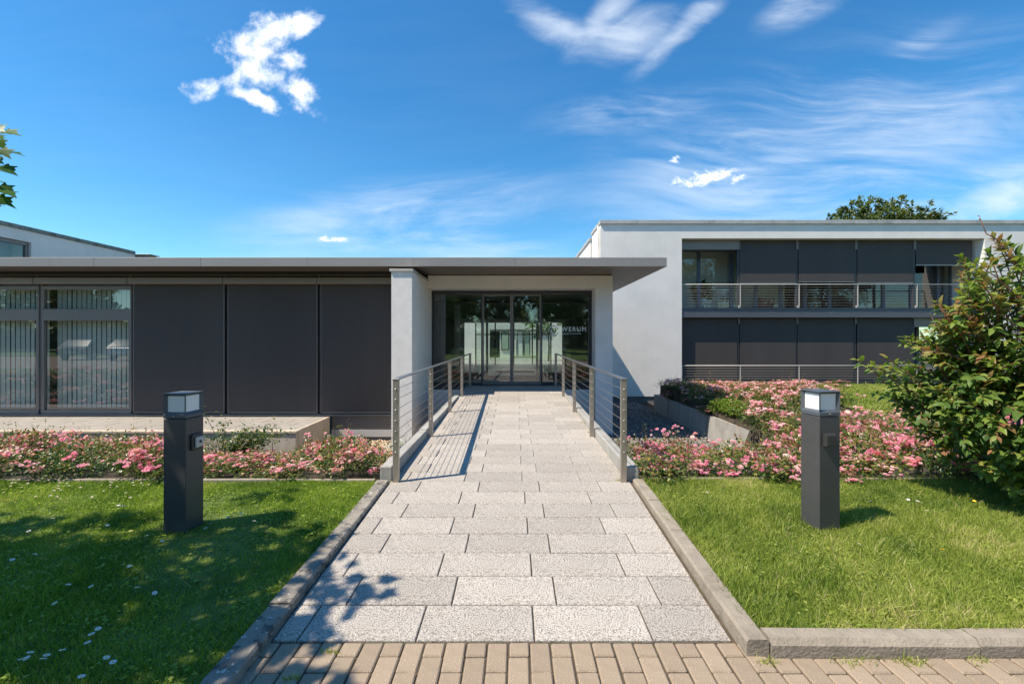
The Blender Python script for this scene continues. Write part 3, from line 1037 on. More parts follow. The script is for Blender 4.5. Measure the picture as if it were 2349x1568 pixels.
# ------------------------------------------------------------------ bollard lights
def bollard(loc, rotz, label, sensor):
    root = thing('bollard_light', label, 'bollard', loc, 'bollard lights on the lawns', (0, 0, rotz))
    w = 0.09
    kw = dict(world=False)
    ob('post', MB().cbox(-w, w, -w, w, -0.06, 0.872, 0.004), 'bollard_paint', root, **kw)
    # head: base ring, four splayed window frames, roof plate
    hd = MB()
    hd.cbox(-w - 0.001, w + 0.001, -w - 0.001, w + 0.001, 0.876, 0.905, 0.003)
    z0, z1 = 0.905, 1.055
    zi0, zi1 = 0.922, 1.043
    wi = 0.067
    dpt = 0.074
    for k in range(4):
        r = Matrix.Rotation(k * math.pi / 2, 3, 'Z')
        o = [Vector((-w, -w, z0)), Vector((w, -w, z0)), Vector((w, -w, z1)), Vector((-w, -w, z1))]
        i = [Vector((-wi, -dpt, zi0)), Vector((wi, -dpt, zi0)), Vector((wi, -dpt, zi1)), Vector((-wi, -dpt, zi1))]
        o = [r @ p for p in o]
        i = [r @ p for p in i]
        for s in range(4):
            t = (s + 1) % 4
            hd.add([o[s], o[t], i[t], i[s]], [[0, 1, 2, 3]])
    hd.cbox(-w, w, -w, w, z1 + 0.0005, z1 + 0.009, 0.002)
    head = ob('lamp_head', hd, 'bollard_head', root, **kw)
    for k in range(4):
        r = Matrix.Rotation(k * math.pi / 2, 3, 'Z')
        q = [r @ Vector(p) for p in ((-wi, -dpt + 0.002, zi0), (wi, -dpt + 0.002, zi0), (wi, -dpt + 0.002, zi1), (-wi, -dpt + 0.002, zi1))]
        q2 = [r @ Vector(p) for p in ((-wi, -dpt + 0.006, zi0), (wi, -dpt + 0.006, zi0), (wi, -dpt + 0.006, zi1), (-wi, -dpt + 0.006, zi1))]
        ob('lamp_pane', MB().add(q + q2, [[0, 1, 2, 3], [7, 6, 5, 4], [0, 4, 5, 1], [1, 5, 6, 2], [2, 6, 7, 3], [3, 7, 4, 0]]), 'bollard_pane', head, **kw)
    ob('screw', MB().tube([(0, -w - 0.001, 0.892), (0, -w - 0.006, 0.892)], 0.007, 10), 'stainless', head, **kw)
    if sensor == 'front':
        bx_ = MB()
        vs = [(-0.062, -w, 0.652), (0.034, -w, 0.652), (0.034, -w, 0.750), (-0.062, -w, 0.750), (-0.054, -w - 0.032, 0.660), (0.028, -w - 0.032, 0.660), (0.028, -w - 0.032, 0.736), (-0.054, -w - 0.032, 0.736)]
        bx_.add(vs, [[3, 2, 1, 0], [4, 5, 6, 7], [0, 1, 5, 4], [1, 2, 6, 5], [2, 3, 7, 6], [3, 0, 4, 7]])
        sb = ob('junction_box', bx_, 'sensor_dark', root, **kw)
        ob('box_lid', MB().cbox(-0.050, 0.024, -w - 0.036, -w - 0.032, 0.664, 0.732, 0.002), 'sensor_dark', sb, **kw)
    else:
        sb = ob('junction_box', MB().cbox(w, w + 0.022, -0.050, 0.056, 0.625, 0.745, 0.006), 'sensor_dark', root, **kw)
        cov = ob('box_cover', MB().cbox(w + 0.022, w + 0.036, -0.030, 0.050, 0.642, 0.722, 0.006), 'sensor_pale', sb, **kw)
        ob('dial', MB().tube([(w + 0.036, 0.01, 0.685), (w + 0.042, 0.01, 0.685)], 0.010, 12), 'sensor_dark', cov, **kw)
    return root


bollard((-2.556, 3.535, LZ(-2.5, 3.5)), R(-4), 'dark grey square bollard light on the shaded lawn, pale switch on its side', 'side')
bollard((2.367, 3.55, RZ(2.3, 3.5)), R(10), 'dark grey square bollard light on the sunny lawn, small black box on its front', 'front')

# ------------------------------------------------------------------ entrance building (low wing, canopy, portal, hall)
EB = thing('entrance_building', 'low grey-white entrance wing with flat canopy roof and glazed sliding doors', 'building', (-4, 11.6, -1.05))
ZS = CAMZ + 1.673            # soffit level
ZT = ZS + 0.205              # roof edge top
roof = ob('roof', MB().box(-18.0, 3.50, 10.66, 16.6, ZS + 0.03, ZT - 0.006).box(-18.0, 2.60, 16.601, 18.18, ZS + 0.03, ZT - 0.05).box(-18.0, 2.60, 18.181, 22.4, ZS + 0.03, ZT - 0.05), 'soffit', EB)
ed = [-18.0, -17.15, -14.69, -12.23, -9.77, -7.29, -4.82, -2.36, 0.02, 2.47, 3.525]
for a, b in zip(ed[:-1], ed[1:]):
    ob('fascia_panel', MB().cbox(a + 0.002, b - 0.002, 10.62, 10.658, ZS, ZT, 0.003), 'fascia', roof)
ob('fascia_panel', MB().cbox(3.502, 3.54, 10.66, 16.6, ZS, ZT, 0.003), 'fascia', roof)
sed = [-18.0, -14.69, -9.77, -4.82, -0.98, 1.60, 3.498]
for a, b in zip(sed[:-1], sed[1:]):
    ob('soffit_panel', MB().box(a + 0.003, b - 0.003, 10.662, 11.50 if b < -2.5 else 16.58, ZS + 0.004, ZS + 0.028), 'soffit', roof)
# window wall of the wing
YB = 11.6
wing = EB
zb_top, zb_bot = CAMZ + 1.36, CAMZ - 1.878
ob('lintel', MB().box(-18, -2.76, 11.52, 11.62, CAMZ + 1.53, ZS + 0.028), 'recess_shade', EB)  # dark colour paints the shade of the recess above the cassettes
ob('lintel_rail', MB().cbox(-18, -2.76, 11.46, 11.515, CAMZ + 1.575, CAMZ + 1.60, 0.003), 'soffit', EB)
bays = [-16.75, -14.39, -12.03, -9.68, -7.30, -4.95, -2.70]
for i, (a, b) in enumerate(zip(bays[:-1], bays[1:])):
    o = MB().cbox(a + 0.004, b - 0.004, 11.42, 11.56, zb_top + 0.006, CAMZ + 1.525, 0.012)
    ob('blind_cassette', o, 'cassette', EB)
    ob('hanger', MB().tube([(a + 0.05, 11.47, CAMZ + 1.526), (a + 0.05, 11.47, CAMZ + 1.60)], 0.008, 8), 'guide_rail', EB)
ob('sill', MB().cbox(-18, -2.76, 11.50, 11.72, zb_bot - 0.07, zb_bot - 0.035, 0.004), 'frame_grey', EB)
for i, (a, b) in enumerate(zip(bays[:-1], bays[1:])):
    ob('mullion', MB().box(a - 0.035, a + 0.035, 11.63, 11.74, zb_bot - 0.034, CAMZ + 1.5), 'frame_dark' if i >= 4 else 'frame_grey', EB)
    if i >= 3:
        bl = ob('screen_blind', MB().box(a + 0.066, b - 0.066, 11.570, 11.574, zb_bot + 0.022, zb_top + 0.02), 'blind_fabric', EB)
        ob('bottom_bar', MB().cbox(a + 0.063, b - 0.063, 11.558, 11.586, zb_bot - 0.004, zb_bot + 0.022, 0.004), 'cassette', bl)
        for x in (a + 0.052, b - 0.052):
            ob('guide_rail', MB().box(x - 0.009, x + 0.009, 11.565, 11.60, zb_bot - 0.03, zb_top + 0.005), 'frame_grey', bl)
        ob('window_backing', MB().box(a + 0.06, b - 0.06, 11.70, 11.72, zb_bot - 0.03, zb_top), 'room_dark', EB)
    else:
        z = lambda y: CAMZ + (CY - y) / FPX * YB
        fr = MB()
        # two lights in each bay: a low top light and a tall pane
        x0, x1 = a + 0.037, b - 0.037
        fr.cbox(x0, x1, 11.60, 11.70, z(664), z(655), 0.006)
        fr.cbox(x0, x1, 11.60, 11.70, z(735), z(708), 0.006)
        fr.cbox(x0, x1, 11.59, 11.71, z(952), z(940), 0.006)
        fr.cbox(x0, x0 + 0.055, 11.602, 11.698, z(940.2), z(735.2), 0.006)
        fr.cbox(x1 - 0.075, x1, 11.602, 11.698, z(940.2), z(735.2), 0.006)
        fr.cbox(x0, x0 + 0.055, 11.602, 11.698, z(707.8), z(664.2), 0.006)
        fr.cbox(x1 - 0.04, x1, 11.602, 11.698, z(707.8), z(664.2), 0.006)
        wf = ob('window', fr, 'frame_grey', EB)
        for (za, zb_) in ((707.9, 664.1), (940.1, 735.1)):
            ob('pane', MB().box(x0 + 0.03, x1 - 0.03, 11.645, 11.651, z(za), z(zb_)), 'glass_window', wf)
        k = 0
        xx = x0 + 0.20
        rr = random.Random(i)
        while xx < x1 - 0.02:
            an = R(-3 + rr.uniform(-5, 5))
            w = 0.0545
            c, s = math.cos(an) * w, math.sin(an) * w
            ob('louvre_slat', MB().add([(xx - c, 11.86 - s, z(938)), (xx + c, 11.86 + s, z(938)), (xx + c, 11.86 + s, z(660)), (xx - c, 11.86 - s, z(660)),
                                        (xx - c, 11.863 - s, z(938)), (xx + c, 11.863 + s, z(938)), (xx + c, 11.863 + s, z(660)), (xx - c, 11.863 - s, z(660))],
                                       [[0, 1, 2, 3], [7, 6, 5, 4], [0, 4, 5, 1], [1, 5, 6, 2], [2, 6, 7, 3], [3, 7, 4, 0]]), 'louvre', wf)
            xx += 0.128
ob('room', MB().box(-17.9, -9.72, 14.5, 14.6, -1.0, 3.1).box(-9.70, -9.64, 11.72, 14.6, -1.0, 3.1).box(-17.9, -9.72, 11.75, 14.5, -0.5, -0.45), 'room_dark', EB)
# plinth to the right of the terrace
ob('plinth_panel', MB().box(-4.62, -2.76, 11.56, 11.60, CAMZ - 2.30, CAMZ - 1.95), 'plinth_panel', EB)
ob('plinth_strip', MB().box(-4.62, -2.76, 11.53, 11.60, CAMZ - 2.475, CAMZ - 2.303), 'plinth_strip', EB)
ob('plinth_base', MB().box(-18, -2.76, 11.57, 11.70, -1.2, CAMZ - 2.478), 'plinth_grey', EB)

# pier and portal
pier = ob('pier', MB().box(-2.752, -2.293, 10.20, 12.62, -1.2, CAMZ + 1.49), 'plaster_rough', EB)
ob('pier_coping', MB().cbox(-2.79, -2.262, 10.165, 12.045, CAMZ + 1.492, CAMZ + 1.545, 0.004), 'coping', pier)
YW, YD = 12.05, 12.65
ZH = CAMZ + 1.318
portal = MB()
portal.box(2.123, 2.576, YW, 12.9, -1.2, ZH)                          # right jamb
portal.box(-2.290, 2.576, YW, 12.9, ZH + 0.0, ZS - 0.02)            # head
ob('portal_wall', portal, 'plaster', EB)
ob('portal_base', MB().box(-2.288, 2.120, YD - 0.10, 12.9, -1.2, 0.118), 'plaster', EB)
ob('hall_side_wall', MB().box(2.40, 2.572, 12.905, 18.18, -1.2, ZS - 0.02), 'plaster', EB)
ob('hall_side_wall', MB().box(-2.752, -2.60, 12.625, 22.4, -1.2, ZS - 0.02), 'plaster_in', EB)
ob('portal_gap_shade', MB().box(-2.288, 2.56, YW + 0.03, 12.8, ZS - 0.0195, ZS + 0.003), 'recess_shade', EB)  # dark filler strip, a painted shadow line under the soffit


def door_line(Y, full, glassname):
    """a line of glazing: head, sill, stiles and four panes; the middle two slide"""
    zs, zt = (0.125, ZH - 0.003) if full else (pz(12.6), ZH - 0.10)
    xl, xr = (-2.289, 2.119) if full else (-2.55, 2.36)
    f = MB()
    f.cbox(xl, xr, Y - 0.05, Y + 0.05, zt - 0.085, zt, 0.004)
    f.cbox(xl, xl + 0.035, Y - 0.04, Y + 0.04, zs + 0.091, zt - 0.0855, 0.003)
    f.cbox(xr - 0.035, xr, Y - 0.04, Y + 0.04, zs + 0.091, zt - 0.0855, 0.003)
    f.cbox(xl, xr, Y - 0.05, Y + 0.05, zs, zs + 0.09, 0.004)
    fr = ob('door_frame', f, 'frame_dark', EB)
    st = [-0.897, -0.088, 0.726]
    zd0 = max(zs, pz(12.6)) + 0.004
    for i, (a, b) in enumerate([(xl + 0.036, st[0]), (st[0], st[1]), (st[1], st[2]), (st[2], xr - 0.036)]):
        slide = i in (1, 2)
        leaf = MB()
        yo = 0.0 if slide else 0.03
        w = 0.045 if slide else 0.035
        zt2 = zt - 0.088
        zl = zd0 if slide else zs + 0.092
        leaf.cbox(a + 0.003, a + w, Y - 0.025 + yo, Y + 0.02 + yo, zl + 0.09, zt2, 0.003)
        leaf.cbox(b - w, b - 0.003, Y - 0.025 + yo, Y + 0.02 + yo, zl + 0.09, zt2, 0.003)
        leaf.cbox(a + 0.003, b - 0.003, Y - 0.027 + yo, Y + 0.022 + yo, zl, zl + 0.0895, 0.003)
        if slide:
            leaf.cbox(a + 0.0465, b - 0.0465, Y - 0.025 + yo, Y + 0.02 + yo, zt2 - 0.05, zt2, 0.003)
        lf = ob('sliding_door' if slide else 'side_light', leaf, 'frame_grey' if slide else 'frame_dark', EB)
        ob('pane', MB().box(a + 0.03, b - 0.03, Y - 0.004 + yo, Y + 0.004 + yo, zl + 0.05, zt2 - 0.02), glassname, lf)
        if full and i == 3:
            lettering(lf, Y + yo - 0.006)
    return fr


def text_mesh(body, cap, x0, x1):
    """flat cut-out letters, scaled to run from x0 to x1"""
    cu_ = bpy.data.curves.new('letters', 'FONT')
    cu_.body = body
    cu_.size = 1.0
    cu_.offset = 0.020
    cu_.space_character = 1.25
    cu_.extrude = 0.002
    to = bpy.data.objects.new('letters', cu_)
    COL.objects.link(to)
    dg = bpy.context.evaluated_depsgraph_get()
    me = bpy.data.meshes.new_from_object(to.evaluated_get(dg))
    bpy.data.objects.remove(to)
    co = np.empty(len(me.vertices) * 3, dtype=np.float32)
    me.vertices.foreach_get('co', co)
    co = co.reshape(-1, 3)
    mn, mx = co.min(0), co.max(0)
    hh = mx[1] if body.isupper() and 'Ö' not in body else 0.69
    out = np.column_stack([x0 + (co[:, 0] - mn[0]) / (mx[0] - mn[0]) * (x1 - x0), co[:, 2] * 0.3, co[:, 1] / hh * cap])
    me.vertices.foreach_set('co', out.astype(np.float32).ravel())
    me.update()
    return me


def lettering(parent, Y):
    for (s, cap, x0, x1, z) in (('WERUM', 0.130, 1.286, 1.974, CAMZ + 0.193), ('KÖRBER SOLUTIONS', 0.036, 1.305, 1.835, CAMZ + 0.112)):
        o = ob('lettering', text_mesh(s, cap, x0, x1), 'frost', parent)
        o.location = (0, Y, z)
    # round swirl mark left of the word
    lg = MB()
    cx, cz, r0 = 1.075, CAMZ + 0.212, 0.150
    for (a0, a1, ra, rb, t) in ((20, 200, 1.0, 0.78, 0.7), (120, 330, 0.62, 0.30, 0.6), (215, 350, 1.0, 0.80, 0.5)):
        n = 22
        vs = []
        for i in range(n + 1):
            an = R(a0 + (a1 - a0) * i / n)
            th = math.sin(math.pi * i / n) ** 0.6
            rm = (ra + rb) / 2
            hw = (ra - rb) / 2 * th
            for r in (rm + hw, rm - hw):
                vs.append((cx + r0 * r * math.cos(an), 0, cz + r0 * r * math.sin(an)))
        lg.add(vs, [[2 * i, 2 * i + 1, 2 * i + 3, 2 * i + 2] for i in range(n)])
    o = ob('emblem', lg, 'frost', parent)
    o.location = (0, Y, 0)


door_line(YD, True, 'glass_door')
door_line(14.7, False, 'glass_door')
ob('door_sensor', MB().cbox(-0.21, 0.05, YD - 0.12, YD - 0.052, ZH - 0.06, ZH - 0.015, 0.006), 'frame_dark', EB)
# hall behind the glass: floor, ceiling, far glazing, downlights
hf = pz(12.6)
ob('hall_floor', MB().box(-2.59, 2.39, 12.71, 22.3, hf - 0.1, hf - 0.002), 'hall_floor', EB)
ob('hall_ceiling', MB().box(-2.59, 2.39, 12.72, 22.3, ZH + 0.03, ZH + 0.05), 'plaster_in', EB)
ob('ceiling_drop', MB().box(-2.59, 2.39, 17.5, 22.29, 2.28, ZH + 0.028), 'room_wall', EB)
ob('hall_shade_panel', MB().box(2.30, 2.388, 15.2, 22.3, hf, 2.27), 'room_dark', EB)  # near-black side panels added to darken the hall
ob('hall_shade_panel', MB().box(-2.588, -2.45, 15.2, 22.3, hf, 2.27), 'room_dark', EB)
ob('door_mat', MB().cbox(-0.75, 0.75, 17.2, 18.3, hf, hf + 0.012, 0.004), 'mat_rib', EB)
fg = MB()
for x in (-1.9, -0.95, -0.05, 0.85, 1.75):
    fg.cbox(x - 0.03, x + 0.03, 22.2, 22.28, hf, 2.279, 0.003)
ob('court_glazing', fg, 'frame_dark', EB)
for a, b in ((-1.87, -0.98), (-0.92, -0.08), (-0.02, 0.82), (0.88, 1.72)):
    ob('pane', MB().box(a, b, 22.236, 22.244, hf + 0.03, 2.27), 'glass_upper', EB)
    ob('court_transom', MB().box(a + 0.001, b - 0.001, 22.21, 22.27, hf + 1.45, hf + 1.50), 'frame_dark', EB)
# courtyard behind
struct('courtyard', MB().box(-4, 3.3, 22.42, 34, 0.05, hf - 0.01), 'hall_floor', 'paved courtyard seen through the hall')
CBd = thing('courtyard_building', 'small white building across the courtyard seen through the glass doors', 'building', (0, 31, 0.2))
cw = MB()
cw.box(-6, -1.72, 31, 31.3, 0.0, 5.2)
cw.box(-1.72, 3.6, 31, 31.3, 2.12, 5.2)
cw.box(-1.02, 0.10, 31.001, 31.3, 0.0, 2.119)
cw.box(1.06, 3.6, 31, 31.3, 0.0, 2.119)
ob('wall', cw, 'plaster', CBd)
ob('recess', MB().box(-1.74, -1.0, 31.9, 32.0, 0.0, 2.3), 'room_dark', CBd)
for (a, b) in ((0.12, 0.58), (0.59, 1.04)):
    dm = MB()
    dm.cbox(a, a + 0.06, 31.04, 31.1, hf, 2.09, 0.004).cbox(b - 0.06, b, 31.04, 31.1, hf, 2.09, 0.004).cbox(a + 0.061, b - 0.061, 31.04, 31.1, 1.99, 2.09, 0.004).cbox(a + 0.061, b - 0.061, 31.04, 31.1, hf, hf + 0.1, 0.004)
    d_ = ob('door', dm, 'frame_dark', CBd)
    ob('pane', MB().box(a + 0.05, b - 0.05, 31.06, 31.07, hf + 0.05, 2.05), 'louvre' if a < 0.5 else 'cabinet_green', d_)
ob('lintel_beam', MB().box(-1.70, 2.2, 30.86, 30.995, 2.02, 2.14), 'frame_grey', CBd)
wn_ = ob('window', MB().cbox(-0.92, -0.40, 30.93, 30.995, 0.74, 1.95, 0.01), 'frame_dark', CBd)
ob('pane', MB().box(-0.87, -0.45, 30.915, 30.925, 0.80, 1.90), 'cabinet_green', wn_)
ob('step', MB().box(-0.2, 1.4, 30.3, 30.99, hf - 0.05, hf + 0.12), 'hall_floor', CBd)

# ------------------------------------------------------------------ terrace in front of the wing
TR = thing('terrace', 'raised pale terrace with tiled top under the dark screen blinds', 'terrace', (-8, 9.71, -1.05))
ZTR = CAMZ - 1.962
ob('terrace_core', MB().box(-17.9, -4.72, 9.80, 11.49, -1.2, ZTR - 0.045), 'terrace_wall', TR)
xs_ = [-17.9, -15.6, -13.3, -11.0, -8.9, -7.0, -5.14, -4.64]
for a, b in zip(xs_[:-1], xs_[1:]):
    ob('wall_panel', MB().cbox(a + 0.006, b - 0.006, 9.71, 9.795, -1.2, ZTR - 0.052, 0.005), 'terrace_wall', TR)
ob('wall_panel', MB().cbox(-4.715, -4.64, 9.80, 11.48, -1.2, ZTR + 0.001, 0.005), 'terrace_wall', TR)
ob('edge_coping', MB().cbox(-17.9, -4.62, 9.685, 9.86, ZTR - 0.05, ZTR + 0.002, 0.008), 'terrace_wall', TR)
rr = random.Random(8)
for r_ in range(4):
    ya = 9.868 + 0.405 * r_
    off = 0.3 * (r_ % 2)
    x = -4.72 - off
    prev = -4.72
    while prev > -14.5:
        if x < prev - 0.02:
            ob('terrace_tile', MB().cbox(x + 0.004, prev - 0.004, ya + 0.004, ya + 0.401, ZTR - 0.04, ZTR + rr.uniform(-0.002, 0.001), 0.003), 'terrace_tile', TR)
            prev = x
        x = prev - 0.6

# ------------------------------------------------------------------ two-storey block on the right
OB = thing('office_block', 'white two-storey office block with dark screen blinds and a steel-railed balcony', 'building', (14, 18.2, -1.05))
YR = 18.2
zR = lambda y, Y=YR: CAMZ + (CY - y) / FPX * Y
XL, XO0, XO1, XR = 3.41, 6.64, 18.68, 30.0
ZTOP = 6.06
w = MB()
w.box(XL, XO0, YR, 20.2, -0.78, ZTOP)
w.box(XO1, XR, YR, 20.2, -0.78, ZTOP)
w.box(XO0 - 0.001, XO1 + 0.001, YR, 19.4, 5.50, ZTOP)
ob('wall', w, 'plaster', OB)
ob('wall_base', MB().box(XL + 0.03, XO0, YR + 0.04, 20.1, -1.2, -0.781), 'plinth_grey', OB)
for a, b in ((3.37, 9.4), (9.4, 15.43), (15.43, 21.5), (21.5, 30)):
    ob('coping', MB().cbox(a + 0.002, b - 0.002, 18.13, 20.3, ZTOP + 0.002, 6.215, 0.006), 'coping', OB)
ob('downpipe', MB().tube([(3.33, 18.28, 6.0), (3.33, 18.28, -0.9)], 0.045, 10), 'coping', OB)
sidewing = MB().box(3.36, 12.0, 20.35, 26.3, -1.2, 5.86)
ob('rear_wing', sidewing, 'plaster', OB)
ob('rear_coping', MB().cbox(3.30, 12.0, 20.32, 26.34, 5.862, 5.99, 0.006), 'coping', OB)
# floors, rooms
for (zf, zc) in ((2.36, 5.52), (-0.78, 2.36)):
    pass
ob('balcony_slab', MB().box(XO0 + 0.002, XO1 - 0.002, 18.30, 26.0, 2.52, 2.70), 'room_floor', OB)
ob('lower_floor', MB().box(XO0 - 2, XO1 + 2, 18.30, 26.0, -0.9, -0.50), 'room_floor', OB)
ob('room_back', MB().box(XO0 - 2, XO1 + 2, 24.6, 24.8, -0.49, 5.9), 'room_wall', OB)
ob('room_ceiling', MB().box(XO0 - 2, XO1 + 2, 19.5, 24.59, 5.35, 5.45), 'room_wall', OB)
ob('room_side', MB().box(XO0 - 0.6, XO0 - 0.3, 20.21, 24.5, -0.49, 5.34), 'room_wall', OB)
ob('room_partition', MB().box(9.45, 9.60, 19.75, 24.5, 2.71, 5.34), 'cabinet_green', OB)
ob('room_partition', MB().box(13.6, 13.72, 19.75, 24.5, 2.71, 5.34), 'room_dark', OB)
ob('room_partition', MB().box(18.4, 18.5, 19.75, 24.5, 2.71, 5.34), 'room_dark', OB)
chn = ob('balcony_beam', MB().box(XO0 + 0.004, XO1 - 0.004, 18.24, 18.262, 2.38, 2.72).box(XO0 + 0.004, XO1 - 0.004, 18.205, 18.2395, 2.722, 2.741).box(XO0 + 0.004, XO1 - 0.004, 18.205, 18.2395, 2.36, 2.379), 'steel_channel', OB)
for i in range(11):
    xb = 6.75 + 1.174 * i
    bt = MB()
    for dx in (-0.045, 0.045):
        bt.tube([(xb + dx, 18.238, 2.56), (xb + dx, 18.226, 2.56)], 0.013, 6)
    ob('bolt_pair', bt, 'guide_rail', chn)


def screen(name, x0, x1, z0, z1, Y):
    b = ob(name, MB().box(x0, x1, Y, Y + 0.004, z0 + 0.02, z1), 'blind_fabric', OB)
    ob('bottom_bar', MB().cbox(x0 - 0.004, x1 + 0.004, Y - 0.012, Y + 0.016, z0 - 0.012, z0 + 0.02, 0.004), 'guide_rail', b)
    return b


YU, YLo = 18.52, 18.44
for (x0, x1, z0) in ((9.11, 11.37, 3.76), (11.48, 13.74, 3.80), (13.86, 16.12, 3.765), (16.23, 18.50, 4.48)):
    screen('screen_blind', x0, x1, z0, 5.50, YU)
for (x0, x1) in ((6.72, 8.96), (9.07, 11.32), (11.40, 13.65), (13.79, 16.03)):
    screen('screen_blind', x0, x1, -0.42, 2.37, YLo)
ob('blind_cassette', MB().cbox(XO0 + 0.01, 9.02, 18.50, 18.62, 5.11, 5.497, 0.006), 'cassette', OB)
ob('blind_cassette', MB().cbox(16.10, 18.5, 18.44, 18.56, 1.98, 2.37, 0.006), 'cassette', OB)
for x in (9.06, 11.42, 13.80, 16.17):
    ob('guide_post', MB().cbox(x - 0.045, x + 0.045, YU + 0.02, YU + 0.10, 2.745, 5.11, 0.004), 'frame_dark', OB)
    ob('guide_cap', MB().cbox(x - 0.045, x + 0.045, YU - 0.03, YU + 0.08, 5.112, 5.496, 0.004), 'frame_grey', OB)
for x in (9.015, 11.36, 13.72, 16.08):
    ob('guide_post', MB().cbox(x - 0.045, x + 0.045, YLo + 0.02, YLo + 0.09, -0.49, 2.10, 0.004), 'frame_dark', OB)
    ob('guide_cap', MB().cbox(x - 0.035, x + 0.035, YLo - 0.03, YLo + 0.07, 2.104, 2.358, 0.004), 'frame_grey', OB)
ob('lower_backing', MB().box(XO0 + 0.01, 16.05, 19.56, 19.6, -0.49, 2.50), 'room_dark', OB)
# window line of the upper floor
wx = [6.645, 7.86, 9.25, 10.3, 11.36, 12.4, 13.45, 14.6, 15.75, 16.95, 18.1, 18.67]
for i, (a, b) in enumerate(zip(wx[:-1], wx[1:])):
    wf = MB()
    wf.cbox(a + 0.002, a + 0.075, 19.55, 19.65, 2.705, 5.35, 0.005)
    wf.cbox(b - 0.06, b - 0.002, 19.55, 19.65, 2.705, 5.35, 0.005)
    wf.cbox(a + 0.0755, b - 0.0605, 19.552, 19.648, 2.705, 2.79, 0.005)
    wf.cbox(a + 0.0755, b - 0.0605, 19.552, 19.648, 5.22, 5.35, 0.005)
    o = ob('window', wf, 'frame_blue', OB)
    ob('pane', MB().box(a + 0.06, b - 0.05, 19.597, 19.603, 2.77, 5.24), 'glass_upper', o)
for i, (a, b) in enumerate(((16.06, 17.2), (17.2, 18.4))):
    wf = MB()
    wf.cbox(a + 0.002, a + 0.075, 19.55, 19.65, -0.49, 2.5, 0.005)
    wf.cbox(b - 0.06, b - 0.002, 19.55, 19.65, -0.49, 2.5, 0.005)
    wf.cbox(a + 0.0755, b - 0.0605, 19.552, 19.648, -0.49, -0.4, 0.005)
    o = ob('window', wf, 'frame_blue', OB)
    ob('pane', MB().box(a + 0.06, b - 0.05, 19.597, 19.603, -0.42, 2.5), 'glass_upper', o)


def balcony_rail(zt, zb, label, n_cab):
    root = thing('balcony_railing', label, 'railing', (12.6, 18.27, zb), 'railings of the white office block')
    Y = 18.285
    for x in (6.68, 9.01, 11.36, 13.70, 16.07, 18.42):
        dx = 0.0
        p = ob('post', MB().cbox(x - 0.016, x + 0.016, Y - 0.02, Y + 0.02, zb, zt - 0.02, 0.003), 'white_rail', root)
        ob('bracket', MB().cbox(x - 0.075, x - 0.0165, Y - 0.03, Y + 0.03, zb, zb + 0.10, 0.006), 'white_rail', p)
    ob('top_rail', MB().tube([(XO0 + 0.004, Y, zt), (XO1 - 0.004, Y, zt)], 0.022, 10), 'white_rail', root)
    for c in range(n_cab):
        z = zt - (zt - zb) * (c + 1) / (n_cab + 0.9)
        ob('cable', MB().tube([(XO0 + 0.004, Y, z), (XO1 - 0.004, Y, z)], 0.0035, 6), 'white_rail', root)


balcony_rail(3.675, 2.742, 'white cable railing of the upper balcony under the half-lowered blinds', 8)
balcony_rail(0.436, -0.495, 'white cable railing of the lower floor half hidden by the roses', 8)

# things standing behind the upper windows
pp = thing('potted_plant', 'leafy plant in a white pot behind the upper window', 'plant', (8.25, 20.1, 2.705))
ob('pot', MB().lathe([(0.15, 2.705), (0.20, 3.25), (0.18, 3.25), (0.17, 3.18)], (8.25, 20.1), 18), 'white_pot', pp)
n = 260
d = unit(n)
pos = np.array([8.25, 20.1, 3.62]) + d * RNG.uniform(0.1, 0.42, n)[:, None] * [1, 0.7, 1]
V, F, T = bake(LEAF_V, LEAF_F, pos, frames(d + [0, 0, -0.2], unit(n)), RNG.uniform(0.12, 0.24, n), RNG.random(n))
ob('foliage', np_mesh('foliage', V, F, T), 'maple_leaf', pp)
cb1 = thing('filing_cabinet', 'pale green cabinet with boxes on top behind the upper window', 'cabinet', (8.95, 21.2, 2.705))
ob('body', MB().cbox(8.35, 9.42, 21.0, 21.5, 2.705, 4.15, 0.01), 'cabinet_green', cb1)
ob('door', MB().cbox(8.37, 8.88, 20.985, 20.999, 2.75, 4.12, 0.004), 'cabinet_green', cb1)
ob('door', MB().cbox(8.89, 9.40, 20.985, 20.999, 2.75, 4.12, 0.004), 'cabinet_green', cb1)
cb2 = thing('wooden_drawer_unit', 'light wooden drawer unit behind the balcony cables', 'drawer unit', (9.05, 19.95, 2.705))
ob('body', MB().cbox(8.98, 9.43, 19.75, 20.3, 2.705, 3.24, 0.008), 'wood_warm', cb2)
ob('drawer', MB().cbox(9.0, 9.41, 19.735, 19.749, 2.98, 3.22, 0.004), 'wood_warm', cb2)
cb3 = thing('orange_cabinet', 'brick-orange cabinet standing behind the balcony cables', 'cabinet', (11.0, 20.0, 2.705))
ob('body', MB().cbox(10.55, 11.25, 19.8, 20.3, 2.705, 3.27, 0.008), 'orange_panel', cb3)
ob('door', MB().cbox(10.57, 11.23, 19.785, 19.799, 2.73, 3.25, 0.004), 'orange_panel', cb3)
fan = thing('box_fan', 'white square box fan behind the balcony cables', 'fan', (13.1, 19.9, 2.705))
ob('housing', MB().cbox(12.88, 13.30, 19.86, 20.0, 2.705, 3.12, 0.02), 'appliance_white', fan)
ob('grille', MB().tube([(13.09, 19.855, 2.91), (13.09, 19.85, 2.91)], 0.17, 20), 'frame_dark', fan)
ob('hub', MB().tube([(13.09, 19.849, 2.91), (13.09, 19.84, 2.91)], 0.05, 14), 'appliance_white', fan)
mon = thing('office_printer', 'pale printer on a stand in the upper office', 'printer', (15.2, 20.2, 2.705))
ob('stand', MB().cbox(14.9, 15.6, 19.95, 20.4, 2.705, 3.05, 0.01), 'appliance_white', mon)
